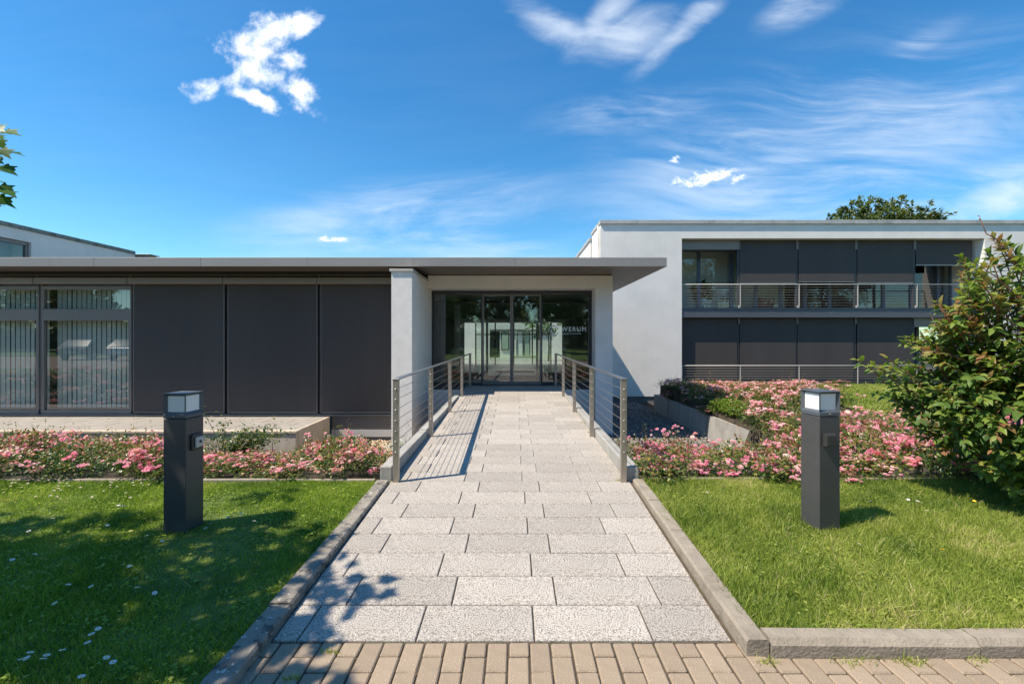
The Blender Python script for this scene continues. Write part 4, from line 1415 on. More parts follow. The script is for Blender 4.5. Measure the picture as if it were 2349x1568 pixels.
ob('body', MB().cbox(14.85, 15.35, 19.95, 20.4, 3.052, 3.55, 0.02), 'cabinet_green', mon)

# ------------------------------------------------------------------ far block on the left
FB = thing('far_block', 'white upper storey with weathered coping rising behind the low wing roof', 'building', (-24, 20, -1.05))
fw = MB()
fw.box(-30, -20.0, 18.93, 24.1, -1.2, 5.93)
fw.box(-30, -20.0, 14.0, 16.6, -1.2, 5.93)
fw.box(-30, -20.0, 16.6, 18.93, 5.48, 5.93)
fw.box(-30, -20.0, 16.6, 18.93, -1.2, 3.9)
ob('wall', fw, 'plaster', FB)
for i in range(9):
    ya = 14.0 + 1.12 * i
    ob('coping', MB().cbox(-30.1, -19.95, ya + 0.003, ya + 1.117, 5.932, 6.10, 0.006), 'coping_weathered', FB)
wf = MB()
wf.cbox(-20.22, -20.10, 16.61, 18.92, 5.33, 5.47, 0.006).cbox(-20.22, -20.10, 18.80, 18.92, 3.91, 5.3295, 0.006).cbox(-20.22, -20.10, 16.61, 18.799, 3.91, 4.0, 0.006)
o = ob('window', wf, 'frame_grey', FB)
ob('pane', MB().box(-20.17, -20.16, 16.6, 18.81, 3.95, 5.35), 'glass_upper', o)
ob('window_reveal', MB().box(-20.9, -20.8, 16.62, 18.9, 3.9, 5.46), 'room_wall', FB)
RB2 = thing('rooftop_vent_box', 'small pale metal box on the low roof beside the far block', 'roof vent', (-19.3, 24.5, 3.4))
ob('body', MB().cbox(-20.2, -19.5, 24.3, 24.9, 3.4, 5.95, 0.01), 'coping_weathered', RB2)
ob('lid', MB().cbox(-20.25, -19.35, 24.25, 24.95, 5.952, 6.0, 0.006), 'coping', RB2)


# ------------------------------------------------------------------ roses
def petal_template():
    """one small double rose: three whorls of cupped petals"""
    vs, fs = [], []
    for (n, r, z, tilt, w, a0) in ((6, 1.0, 0.00, 0.30, 0.62, 0.0), (5, 0.74, 0.18, 0.62, 0.55, 0.5), (4, 0.42, 0.32, 1.05, 0.42, 0.2)):
        for i in range(n):
            a = 2 * math.pi * i / n + a0
            c, s = math.cos(a), math.sin(a)
            o = len(vs)
            for (rad, side, zz) in ((0.10, 0, z), (r * 0.72, -w * 0.55, z + tilt * 0.42), (r * 0.72, w * 0.55, z + tilt * 0.42), (r, 0, z + tilt * 0.5)):
                vs.append((rad * c - side * s, rad * s + side * c, zz))
            fs += [(o, o + 2, o + 1), (o + 1, o + 2, o + 3)]
    return np.array(vs), np.array(fs)


PET_V, PET_F = petal_template()


def make_bush(seed, petals='rose_petal', leaves='rose_leaf', n_leaf=620, n_cl=9, per=7, blossom=0.0245, tall=1.0):
    """template meshes of one rose bush about 0.6 m wide and 0.42 m high (foliage, blossoms, stems)"""
    r = np.random.default_rng(seed)
    # lumpy dome made of several shoots
    lobes = [(r.uniform(-0.17, 0.17), r.uniform(-0.17, 0.17), r.uniform(0.16, 0.30) * tall, r.uniform(0.12, 0.19)) for _ in range(7)]
    pos, out = [], []
    while len(pos) < n_leaf:
        lx, ly, lz, lr = lobes[r.integers(len(lobes))]
        d = r.normal(size=3)
        d /= np.linalg.norm(d)
        p = np.array([lx, ly, lz]) + d * lr * r.uniform(0.35, 1.0) ** 0.5
        if p[2] < 0.02:
            continue
        pos.append(p)
        out.append(d)
    pos, out = np.array(pos), np.array(out)
    up = np.column_stack([r.normal(0, 0.5, n_leaf), r.normal(0, 0.5, n_leaf), np.ones(n_leaf)])
    fw = out * [1, 1, 0.3] + r.normal(0, 0.5, (n_leaf, 3))
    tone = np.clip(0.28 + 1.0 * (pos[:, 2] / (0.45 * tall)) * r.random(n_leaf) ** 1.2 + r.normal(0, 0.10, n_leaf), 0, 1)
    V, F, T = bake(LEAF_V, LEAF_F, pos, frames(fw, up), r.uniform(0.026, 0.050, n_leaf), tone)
    # a few young shoots stand above the mound
    sp, sf = [], []
    for _ in range(4):
        lx, ly, lz, lr = lobes[r.integers(len(lobes))]
        top = np.array([lx + r.normal(0, 0.06), ly + r.normal(0, 0.06), lz + lr + r.uniform(0.05, 0.16)])
        for t in np.linspace(0.0, 1.0, 12):
            sp.append(np.array([lx, ly, lz]) * (1 - t) + top * t + r.normal(0, 0.008, 3))
            sf.append([r.normal(), r.normal(), 0.4])
    V2, F2, T2 = bake(LEAF_V, LEAF_F, np.array(sp), frames(np.array(sf), np.array([[0, 0, 1.0]] * len(sp)) + r.normal(0, 0.3, (len(sp), 3))), r.uniform(0.018, 0.036, len(sp)), np.clip(r.normal(0.78, 0.14, len(sp)), 0, 1))
    F2 = F2 + len(V)
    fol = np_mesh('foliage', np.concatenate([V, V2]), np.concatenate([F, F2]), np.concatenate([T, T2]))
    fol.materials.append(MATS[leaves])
    bp, bt, heads = [], [], []
    for c in range(n_cl):
        lx, ly, lz, lr = lobes[r.integers(len(lobes))]
        d = np.array([r.normal(0, 0.8), r.normal(0, 0.8), r.uniform(-0.15, 1.0)])
        d /= np.linalg.norm(d)
        h = np.array([lx, ly, lz]) + d * (lr + r.uniform(0.0, 0.05))
        heads.append(h)
        t0 = r.uniform(0.2, 0.75)
        for i in range(int(per * r.uniform(0.5, 1.5)) + 1):
            bp.append(h + r.normal(0, 0.036, 3) * [1, 1, 0.55])
            bt.append(np.clip(t0 + r.normal(0, 0.2), 0, 1))
    bp = np.array(bp)
    nb = len(bp)
    zz = np.column_stack([r.normal(0, 0.45, nb), r.normal(-0.25, 0.45, nb), np.ones(nb)])
    zz /= np.linalg.norm(zz, axis=1, keepdims=True)
    xx = np.cross(zz, unit(nb, r))
    xx /= np.linalg.norm(xx, axis=1, keepdims=True)
    rot = np.stack([xx, np.cross(zz, xx), zz], axis=2)
    V, F, T = bake(PET_V, PET_F, bp, rot, blossom * r.uniform(0.6, 1.25, nb), np.array(bt))
    blo = np_mesh('blossoms', V, F, T)
    blo.materials.append(MATS[petals])
    st = MB()
    for h in heads:
        b = Vector((h[0] * 0.2, h[1] * 0.2, -0.03))
        m = (b + Vector(h)) / 2 + Vector((r.normal(0, 0.02), r.normal(0, 0.02), 0.03))
        st.tube([b, m, Vector(h)], [0.004, 0.003, 0.0018], 4, False)
    stm = st.mesh('stems')
    stm.materials.append(MATS['twig_green'])
    return fol, blo, stm


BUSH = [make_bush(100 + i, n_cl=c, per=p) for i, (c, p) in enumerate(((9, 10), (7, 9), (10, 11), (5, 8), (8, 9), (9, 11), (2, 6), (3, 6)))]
BUSH_FAR = [make_bush(200 + i, n_leaf=420, n_cl=c, per=p, blossom=0.024) for i, (c, p) in enumerate(((5, 9), (4, 8), (6, 10)))]
GREENB = [make_bush(300, n_cl=1, per=1, leaves='fern_leaf')]
WHITEB = [make_bush(310, petals='rose_white', leaves='rose_leaf_pale', n_cl=7, per=9, n_leaf=420, blossom=0.017)]


def bush(tm, name, loc, h, wd, label, group, rz=None):
    root = thing(name, label, 'rose bush' if 'rose' in name else 'plant', loc, group, (random.uniform(-0.08, 0.08), random.uniform(-0.08, 0.08), random.uniform(0, 6.28) if rz is None else rz))
    root.scale = (wd / 0.6, wd / 0.6, h / 0.44)
    f = ob('foliage', tm[0], None, root, world=False)
    f['kind'] = 'stuff'
    b = ob('blossoms', tm[1], None, root, world=False)
    b['kind'] = 'stuff'
    ob('stems', tm[2], None, root, world=False)
    return root


def sil_z(x, Y, tab):
    """highest level a bush top may reach at depth Y, from the surveyed outline of the bed"""
    px = CX + x / Y * FPX
    return CAMZ - (interp(px, tab) - CY) / FPX * Y


SL = [(-200, 985), (60, 985), (180, 1000), (240, 990), (360, 1000), (440, 1030), (470, 1036), (690, 1036), (712, 1000), (745, 985), (800, 992), (840, 1010), (862, 1042), (900, 1046)]
SR = [(1400, 1005), (1450, 990), (1500, 985), (1545, 985), (1600, 992), (1650, 1010), (1720, 1004), (1790, 1000), (1800, 900), (2400, 900)]
rb = random.Random(17)
count = 0
for j, Y in enumerate(list(np.arange(4.84, 7.6, 0.44)) + [8.2, 8.8]):
    for i, X in enumerate(np.arange(-8.6, -1.55, 0.45)):
        x, y = X + rb.uniform(-0.13, 0.13) + 0.2 * (j % 2), Y + rb.uniform(-0.12, 0.12)
        if x < -1.13 * y - 0.5 or x > -1.52:
            continue
        g = ground_z(x, y)
        if y > 7.7 and x > -6.2:
            continue
        h = min(sil_z(x, y, SL) - g, 0.52) * rb.uniform(0.88, 1.04)
        if j == 0:
            h *= 0.72
        if h < 0.14 or (x > -2.4 and y > 6.1):
            continue
        bush(BUSH[rb.randrange(8)], 'rose_bush', (x, y, g - 0.01), h, rb.uniform(0.52, 0.68), '%s in the %s row %s' % ('tall pink rose bush' if h > 0.40 else 'middling pink rose bush' if h > 0.27 else 'low pink rose bush', ('front', 'second', 'third', 'fourth', 'fifth', 'sixth', 'seventh', 'last', 'last')[j], 'left of the shaded bollard' if x / y < -0.73 else 'between the shaded bollard and the footbridge'), 'pink roses below the terrace')
        count += 1
for j, Y in enumerate(np.arange(4.85, 8.5, 0.48)):
    for i, X in enumerate(np.arange(1.55, 9.4, 0.48)):
        x, y = X + rb.uniform(-0.14, 0.14) + 0.22 * (j % 2), Y + rb.uniform(-0.12, 0.12)
        if x > 1.13 * y + 0.3:
            continue
        px = CX + x / y * FPX
        if px < 1790 and y > 6.6 and x < 5.2:
            continue
        g = ground_z(x, y)
        h = min(sil_z(x, y, SR) - g, 0.50 if px < 1800 else 0.56) * rb.uniform(0.70, 1.08)
        if x > 5.2 and px < 1800 and y > 6.6:
            h = 0.36
        if j == 0:
            h *= 0.75
        if h < 0.14:
            continue
        tm = BUSH[rb.randrange(8)]
        bush(tm, 'rose_bush', (x, y, g - 0.01), h, rb.uniform(0.56, 0.74), '%s in the %s row %s' % ('tall pink rose bush' if h > 0.42 else 'middling pink rose bush' if h > 0.30 else 'low pink rose bush', ('front', 'second', 'third', 'fourth', 'fifth', 'sixth', 'seventh', 'last', 'last')[j], 'between the footbridge and the sunny bollard' if x / y < 0.63 else 'between the sunny bollard and the big shrub'), 'pink roses behind the right lawn')
        count += 1
for j, Y in enumerate(np.arange(8.75, 15.6, 0.62)):
    for i, X in enumerate(np.arange(5.25, 17.5, 0.66)):
        x, y = X + rb.uniform(-0.2, 0.2) + 0.3 * (j % 2), min(Y + rb.uniform(-0.2, 0.2), 15.5)
        px = CX + x / y * FPX
        if px > 2300:
            continue
        g = ground_z(x, y)
        lawn = px > 1918 and y > 10.3
        far = y > 14.6
        if lawn and not far:
            continue
        py_top = 936 if (px > 1918 and not far) else (872 if px < 1930 else 880)
        hmax = CAMZ - (py_top - CY) / FPX * y - g
        h = min(hmax, 0.56) * rb.uniform(0.66, 1.08)
        if h < 0.15:
            continue
        fern = (1610 < px < 1710 and y < 12.2 and rb.random() < 0.5)
        if fern:
            bush(GREENB[0], 'fern_plant', (x, y, g - 0.01), h * 0.8, 0.8, 'bright green leafy plant without blossoms above the retaining wall', 'green plants above the retaining wall')
        else:
            bush(BUSH_FAR[rb.randrange(3)], 'rose_bush', (x, y, g - 0.01), h, rb.uniform(0.85, 1.05), '%s pink rose bush on the bank %s' % ('tall' if h > 0.42 else 'low', 'just above the retaining wall' if x < 6.6 else 'at the foot of the white block' if y > 14.2 else 'below the upper lawn' if y < 10.5 else 'between the retaining wall and the upper lawn'), 'pink roses on the bank')
        count += 1
for j, Y in enumerate((5.1, 5.9, 6.7, 7.5, 8.3)):
    for X in np.arange(-19.5, -7.8, 0.85):
        x, y = X + rb.uniform(-0.25, 0.25) + 0.4 * (j % 2), Y + rb.uniform(-0.2, 0.2)
        if x > -1.13 * y - 0.5:
            continue
        g = ground_z(x, y)
        bush(BUSH_FAR[rb.randrange(3)], 'rose_bush', (x, y, g - 0.01), rb.uniform(0.38, 0.5), 1.15, 'pink rose bush mirrored in the big window of the low wing', 'pink roses mirrored in the window')
for j, Y in enumerate(np.arange(8.7, 15.5, 0.62)):
    x, y = 5.14 + rb.uniform(-0.08, 0.1), Y + rb.uniform(-0.1, 0.1)
    fern = 9.9 < y < 11.6
    bush(GREENB[0] if fern else BUSH_FAR[rb.randrange(3)], 'fern_plant' if fern else 'rose_bush', (x, y, ground_z(x, y) - 0.02), rb.uniform(0.34, 0.54), 0.95,
         'bright green leafy plant without blossoms above the retaining wall' if fern else 'pink rose bush trailing over a concrete edge on the right', 'green plants above the retaining wall' if fern else 'trailing pink roses')
# low roses trailing over the right edging and into the trench mouth
for (x, y, h) in ((1.55, 4.86, 0.30), (2.9, 4.80, 0.22), (3.4, 4.78, 0.20), (4.9, 11.6, 0.25), (5.0, 13.2, 0.28), (4.98, 14.6, 0.30)):
    g = ground_z(x, y) if y < 8 else -0.40
    bush(BUSH[2], 'rose_bush', (x, y, g - 0.02), h, 0.6, 'pink rose bush trailing over a concrete edge on the right', 'trailing pink roses')
for (x, y, g, h, lab) in ((-1.72, 7.0, -0.55, 0.62, 'white rose bush leaning over the left handrail foot'), (-2.05, 8.3, -0.9, 0.62, 'white rose bush on the pebbles below the white pier')):
    bush(WHITEB[0], 'rose_bush', (x, y, g), h, 0.55, lab, None)
# tall briar behind the left bollard
br = thing('briar', 'tall green briar without blossoms behind the left bollard', 'plant', (-3.9, 6.2, ground_z(-3.9, 6.2)))
st, pos, fw = MB(), [], []
for k in range(15):
    a = rb.uniform(0, 6.28)
    tip = Vector((-3.9 + rb.uniform(-0.35, 0.75), 6.2 + rb.uniform(-0.3, 0.3), rb.uniform(0.15, 0.36)))
    if k == 0:
        tip = Vector((-4.18, 6.1, 0.60))
    b = Vector((-3.9, 6.2, -0.3))
    mid = (b + tip) / 2 + Vector((0, 0, 0.12))
    st.tube([b, mid, tip], [0.006, 0.004, 0.002], 5, False)
    for t in np.linspace(0.35, 1.0, 22 if k else 12):
        c = (b * (1 - t) ** 2 + mid * 2 * t * (1 - t) + tip * t * t)
        for s in range(7 if k else 3):
            pos.append(np.array(c) + RNG.normal(0, 0.05, 3))
            fw.append(RNG.normal(0, 1, 3) * [1, 1, 0.5] + [0, 0, -0.1])
pos, fw = np.array(pos), np.array(fw)
n = len(pos)
V, F, T = bake(LEAF_V, LEAF_F, pos, frames(fw, np.column_stack([RNG.normal(0, 0.4, n), RNG.normal(0, 0.4, n), np.ones(n)])), RNG.uniform(0.03, 0.055, n), np.clip(RNG.normal(0.42, 0.2, n), 0, 0.8))
f = ob('foliage', np_mesh('foliage', V, F, T), 'rose_leaf', br)
f['kind'] = 'stuff'
ob('stems', st, 'twig_green', br)

# ------------------------------------------------------------------ broad-leaved shrub at the right edge
BIG_V, BIG_F = [(0, 0, 0)], []
for (t, wd, dz) in ((0.22, 0.16, 0.02), (0.48, 0.215, 0.01), (0.74, 0.135, -0.07)):
    BIG_V += [(-wd, t, dz + 0.055 * wd / 0.27), (0, t, dz), (wd, t, dz + 0.055 * wd / 0.27)]
BIG_V.append((0, 1.0, -0.20))
BIG_F = [(0, 2, 1), (0, 3, 2), (1, 2, 5), (1, 5, 4), (2, 3, 6), (2, 6, 5), (4, 5, 8), (4, 8, 7), (5, 6, 9), (5, 9, 8), (7, 8, 10), (8, 9, 10)]
SH = thing('broadleaf_shrub', 'large green shrub with reddish young leaves at the right edge', 'shrub', (5.0, 4.45, 0.02))
C0 = np.array([5.02, 4.42, 1.17])
RAD = np.array([1.60, 1.15, 1.20])
rs = np.random.default_rng(77)
OUTLINE = [(2255, 490), (2360, 500), (2360, 1190), (2325, 1150), (2290, 1105), (2235, 1075), (2160, 1035), (2115, 990), (2070, 955), (2030, 905), (2010, 850), (2090, 800), (2080, 775), (2125, 755), (2155, 700), (2215, 650), (2200, 605), (2235, 595), (2290, 560)]


def inside(x, y, poly):
    c = False
    for (x0, y0_), (x1, y1_) in zip(poly, poly[1:] + poly[:1]):
        if (y0_ > y) != (y1_ > y) and x < (x1 - x0) * (y - y0_) / (y1_ - y0_) + x0:
            c = not c
    return c


stems = MB()
for k in range(12):
    a = rs.uniform(0, 6.28)
    d = np.array([math.cos(a) * rs.uniform(0.3, 1), math.sin(a) * rs.uniform(0.3, 1), rs.uniform(0.2, 1.2)])
    e = C0 + d / np.linalg.norm(d) * RAD * 0.75
    b = np.array([5.0 + 0.15 * math.cos(a), 4.45 + 0.15 * math.sin(a), 0.0])
    m = (b + e) / 2 + [0, 0, 0.15]
    stems.tube([b, m, e], [0.022, 0.014, 0.007], 6, False)
LP, LF, LU, LS, LT = [], [], [], [], []
tw = MB()
ntw = 900
REACH = [P(a, b, 4.15 + 0.1 * (i % 3)) for i, (a, b) in enumerate(((2005, 836), (2040, 850), (2082, 772), (2100, 800), (2028, 905), (2060, 930), (2085, 962), (2125, 1005), (2192, 735), (2150, 745), (2205, 598), (2235, 610), (2262, 575), (2290, 560), (2310, 545), (2160, 1050), (2110, 770), (2150, 700), (2230, 660)))]
for k in range(ntw):
    d = unit(1, rs)[0]
    if d[1] > 0.25:
        d[1] *= -1
    if d[0] > 0.3 and rs.random() < 0.75:
        d[0] *= -1
    bulge = 1.0 + 0.10 * math.sin(5 * d[2] + 3 * d[0]) + 0.06 * math.sin(9 * d[0] + 1.0)
    tip = C0 + d * RAD * rs.uniform(0.66, 1.04) * bulge
    if k < 3 * len(REACH):
        tip = np.array(REACH[k % len(REACH)]) + (rs.normal(0, 0.05, 3) if k >= len(REACH) else 0)
        d = (tip - C0) / np.linalg.norm(tip - C0)
    if tip[2] < 0.10:
        continue
    tpx, tpy = CX + tip[0] / tip[1] * FPX, CY - (tip[2] - CAMZ) / tip[1] * FPX
    if k >= 3 * len(REACH) and not (tpx > 2335 or inside(tpx, tpy, OUTLINE)):
        continue
    dirv = d * [1, 1, 0.6] + [0, 0, 0.35] + rs.normal(0, 0.25, 3)
    dirv /= np.linalg.norm(dirv)
    L = rs.uniform(0.32, 0.55)
    st0 = tip - dirv * L
    mid = (tip + st0) / 2 + [0, 0, 0.03]
    tw.tube([st0, mid, tip], [0.006, 0.0045, 0.0025], 5, False)
    red = np.clip(0.06 + 0.18 * max(0, d[2] - 0.0) * (1.1 - d[0]) * 0.5 + rs.normal(0, 0.10), 0, 0.6)
    if tpy < 850 and tpx < 2300:
        red = np.clip(red + rs.uniform(-0.05, 0.17), 0, 0.42)
    base = np.clip(rs.normal(0.42, 0.16) + 0.06 * d[2], 0.05, 0.66)
    npair = rs.integers(5, 9)
    for i in range(npair):
        t = (i + 0.6) / npair
        p = st0 * (1 - t) + tip * t + [0, 0, 0.03 * 4 * t * (1 - t)]
        side = np.cross(dirv, [0, 0, 1.0])
        side /= max(np.linalg.norm(side), 1e-4)
        if i % 2:
            side = np.cross(dirv, side) * 0.8 + side * 0.35
        for s in (-1, 1):
            f = side * s * (1.0 - 0.35 * t) + dirv * (0.55 + 0.6 * t) + [0, 0, -0.30] + rs.normal(0, 0.18, 3)
            LP.append(p)
            LF.append(f)
            LU.append(np.array([0, 0, 1.0]) + rs.normal(0, 0.28, 3) + d * 0.35)
            LS.append(rs.uniform(0.076, 0.124) * (1.0 - 0.35 * max(0, t - 0.75) / 0.25))
            LT.append(np.clip(base + (red * 1.6 if t > 0.55 else red * 0.5) + rs.normal(0, 0.08), 0, 1))
LP, LF, LU, LS, LT = map(np.array, (LP, LF, LU, LS, LT))
ROT = frames(LF, LU)
px = CX + LP[:, 0] / LP[:, 1] * FPX
seen = (px < 2349)
order = np.argsort(np.where(seen, LP[:, 1] - 0.25 * np.abs(ROT[:, 1, 2]), 99))
near, rest = order[:300], order[300:]
V, F, T = bake(BIG_V, BIG_F, LP[rest], ROT[rest], LS[rest], LT[rest])
fo = ob('foliage', np_mesh('foliage', V, F, T, smooth=True), 'shrub_leaf', SH)
fo['kind'] = 'stuff'
tones = np.linspace(0.1, 0.95, 10)
leafm = []
for t in tones:
    m_ = np_mesh('leaf', BIG_V, np.array(BIG_F), np.full(len(BIG_V), t), smooth=True)
    m_.materials.append(MATS['shrub_leaf'])
    leafm.append(m_)
inv = Matrix.Translation(SH.location).inverted()
for i in near:
    o = bpy.data.objects.new('leaf', leafm[int(np.argmin(np.abs(tones - LT[i])))])
    COL.objects.link(o)
    o.parent = SH
    o.matrix_parent_inverse = inv
    m4 = Matrix([list(ROT[i][r]) + [LP[i][r]] for r in range(3)] + [[0, 0, 0, 1]])
    o.matrix_basis = m4 @ Matrix.Diagonal((LS[i], LS[i], LS[i], 1))
ob('stems', stems, 'bark', SH)
ob('twigs', tw, 'twig', SH)['kind'] = 'stuff'
for (pts, bd) in (([(2335, 640), (2322, 590), (2290, 552), (2262, 535), (2246, 494)], 1), ([(2240, 820), (2200, 760), (2170, 725), (2155, 700)], 1), ([(2282, 830), (2265, 770), (2230, 735), (2212, 715)], 1),
                  ([(2330, 760), (2300, 705), (2262, 662), (2225, 668)], 1)):
    w3 = [P(a, b, 4.1) for (a, b) in pts]
    sh = ob('bare_shoot', MB().tube(w3, [0.006] + [0.0042] * (len(w3) - 2) + [0.0025], 6), 'twig', SH)
    bd_ = MB()
    for q in range(14):
        t = rs.uniform(0.25, 1.0) * (len(w3) - 1)
        i0 = min(int(t), len(w3) - 2)
        c = w3[i0].lerp(w3[i0 + 1], t - i0)
        r_ = rs.uniform(0.004, 0.009)
        c = c + Vector(rs.normal(0, 0.008, 3))
        bd_.tube([c - Vector((0, 0, r_)), c, c + Vector((0, 0, r_))], [r_ * 0.4, r_, r_ * 0.4], 5)
    ob('buds', bd_, 'twig', sh)['kind'] = 'stuff'


# ------------------------------------------------------------------ trees
def maple_template():
    pts = [(0, 0)]
    out = [(0.10, 0.10), (0.42, 0.02), (0.30, 0.22), (0.55, 0.42), (0.30, 0.46), (0.24, 0.62), (0.13, 0.62), (0, 1.0)]
    poly = out + [(-x, y) for (x, y) in out[:-1][::-1]]
    vs = [(0, 0.35, 0.0)] + [(x, y, 0.10 * abs(x) - 0.16 * max(0, y - 0.4)) for (x, y) in poly]
    n = len(poly)
    return np.array(vs), np.array([(0, 1 + i, 1 + (i + 1) % n) for i in range(n)])


MAP_V, MAP_F = maple_template()


def tree(name, label, cat, base, height, trunk_r, blobs, n_leaf, size, leafmat, tv, tf, barkmat='bark', group=None, seed=1, keep=None, trunk_only=False):
    r = np.random.default_rng(seed)
    root = thing(name, label, cat, base, group)
    b = np.array(base)
    tr = MB()
    top = max(bl[2] for bl in blobs)
    tr.tube([b + [0, 0, -0.2], b + [0.05, 0, height * 0.25], b + [0.0, 0.06, height * 0.55], b + [0.03, 0, height * 0.85]], [trunk_r * 1.25, trunk_r, trunk_r * 0.7, trunk_r * 0.22], 10)
    for bl in blobs:
        s = b + [0, 0, height * r.uniform(0.3, 0.6)]
        e = np.array(bl[:3])
        m = (s + e) / 2 + [0, 0, 0.1 * height * 0.3]
        tr.tube([s, m, e], [trunk_r * 0.42, trunk_r * 0.25, trunk_r * 0.08], 6, False)
    ob('trunk', tr, barkmat, root)
    vol = np.array([bl[3] * bl[4] * bl[5] for bl in blobs])
    cnt = (vol / vol.sum() * n_leaf).astype(int) + 1
    pos, nor, tn = [], [], []
    for bl, c in zip(blobs, cnt):
        d = unit(c, r)
        rad = r.uniform(0.25, 1.0, c) ** 0.45
        # sprigs: leaves gather into small tufts so that the outline breaks up
        sub = unit(max(4, c // 16), r)
        srad = r.uniform(0.45, 1.10, len(sub))
        pick = r.integers(len(sub), size=c)
        p = sub[pick] * srad[pick][:, None] + r.normal(0, 0.13, (c, 3))
        pos.append(np.array(bl[:3]) + p * np.array(bl[3:6]))
        nor.append(sub[pick])
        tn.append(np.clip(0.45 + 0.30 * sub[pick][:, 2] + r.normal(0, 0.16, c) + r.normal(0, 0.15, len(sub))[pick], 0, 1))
    pos, nor, tn = np.concatenate(pos), np.concatenate(nor), np.concatenate(tn)
    if keep is not None:
        m = keep(pos)
        pos, nor, tn = pos[m], nor[m], tn[m]
    n = len(pos)
    fw = nor * [1, 1, 0.3] + r.normal(0, 0.55, (n, 3)) + [0, 0, -0.25]
    up = np.column_stack([r.normal(0, 0.4, n), r.normal(0, 0.4, n), np.ones(n)])
    V, F, T = bake(tv, tf, pos, frames(fw, up), size * r.uniform(0.65, 1.3, n), tn)
    cr = ob('crown', np_mesh('crown', V, F, T), leafmat, root)
    cr['kind'] = 'stuff'
    return root


# the maple whose shade lies over the left lawn: the crown ends at the picture's left border
def maple_keep(p):
    px = CX + p[:, 0] / np.maximum(p[:, 1], 0.05) * FPX
    py = CY - (p[:, 2] - CAMZ) / np.maximum(p[:, 1], 0.05) * FPX
    sprig = (px < 30) & (py > 300) & (py < 480) & (p[:, 1] > 2.4)
    hidden = (p[:, 1] < 0.15) | (px < -45)
    return (hidden | sprig) & (p[:, 2] > 2.1)


mb = []
for (sx, sy, rx, ry) in ((-4.6, 2.75, 1.25, 0.95), (-3.1, 3.05, 1.05, 0.75), (-2.3, 2.9, 0.85, 0.70), (-1.70, 2.68, 0.74, 0.56), (-3.4, 2.0, 1.3, 1.0), (-2.2, 1.95, 1.0, 0.55), (-4.6, 1.6, 1.3, 1.1), (-1.56, 2.16, 0.62, 0.44)):
    # crown masses standing up-sun of the places they shade
    hh = 4.3 + 0.9 * math.sin(sx * 2.3 + sy)
    mb.append((sx - 0.62 * hh, sy - 0.235 * hh, hh, rx, ry, 0.8))
tree('maple_tree', 'maple tree reaching in with bright green leaves at the left edge', 'tree', (-7.6, 1.0, 0.0), 6.0, 0.16, mb, 5700, 0.15, 'maple_leaf', MAP_V, MAP_F, seed=5, keep=maple_keep)
# a sprig of the maple that hangs into view
SPR_POS, SPR_FW = [], []
MT = [o for o in bpy.data.objects if o.name.startswith('maple_tree')][0]
rs = np.random.default_rng(9)
for (x, y) in ((0, 305), (18, 312), (-10, 330), (8, 352), (22, 358), (-5, 378), (12, 390), (2, 402), (-12, 420), (6, 436), (14, 447), (-8, 455), (2, 462), (-14, 474), (-3, 484), (-18, 398), (-20, 350), (-16, 318)):
    p = P(x - 14, y - 12, 3.55 + rs.uniform(-0.12, 0.12))
    SPR_POS.append(np.array(p))
    SPR_FW.append(np.array([0.8, rs.uniform(-0.5, 0.3), rs.uniform(-0.55, -0.1)]))
n = len(SPR_POS)
SPR_ROT = frames(np.array(SPR_FW), np.column_stack([rs.normal(0, 0.3, n), -0.5 + rs.normal(0, 0.35, n), np.ones(n)]))
mlm = []
for t in (0.25, 0.5, 0.75):
    m_ = np_mesh('leaf', MAP_V, MAP_F, np.full(len(MAP_V), t))
    m_.materials.append(MATS['maple_leaf'])
    mlm.append(m_)
inv = Matrix.Translation(MT.location).inverted()
for i in range(n):
    o = bpy.data.objects.new('leaf', mlm[i % 3])
    COL.objects.link(o)
    o.parent = MT
    o.matrix_parent_inverse = inv
    o.matrix_basis = Matrix([list(SPR_ROT[i][r]) + [SPR_POS[i][r]] for r in range(3)] + [[0, 0, 0, 1]]) @ Matrix.Diagonal((0.15, 0.15, 0.15, 1))
ob('sprig', MB().tube([P(-120, 330, 3.5), P(-50, 345, 3.5), P(-12, 390, 3.55), P(-16, 470, 3.55)], [0.012, 0.008, 0.004, 0.002], 6), 'bark', MT)

# birch behind the two-storey block
bb = []
rs = np.random.default_rng(31)
for (x, y, rx, rz_) in ((1925, 492, 24, 16), (1960, 482, 26, 20), (1995, 478, 28, 24), (2030, 484, 24, 22), (2058, 476, 26, 24), (2090, 488, 18, 20), (2118, 482, 16, 22), (2138, 500, 16, 12), (2030, 520, 90, 30), (1960, 520, 50, 30), (2100, 525, 50, 28)):
    c = P(x, y, 40 + rs.uniform(-2, 2))
    bb.append((c.x, c.y, c.z, rx / FPX * 40, rx / FPX * 40, rz_ / FPX * 40))
tree('birch_tree', 'crown of a birch showing above the office block roof', 'tree', (32.3, 40, -1.0), 13.5, 0.22, bb, 9000, 0.34, 'tree_leaf', SIMPLE_V, SIMPLE_F, 'bark_birch', seed=12)
# little tree in the courtyard
tree('courtyard_tree', 'small bright green tree in the courtyard behind the glass hall', 'tree', (1.9, 26.0, 0.2), 3.2, 0.05, [(1.5, 26, 2.1, 0.8, 0.6, 0.6), (2.2, 26.2, 2.5, 0.7, 0.6, 0.6), (1.1, 25.9, 2.6, 0.55, 0.5, 0.45)], 900, 0.17,
     'maple_leaf', SIMPLE_V, SIMPLE_F, seed=15)
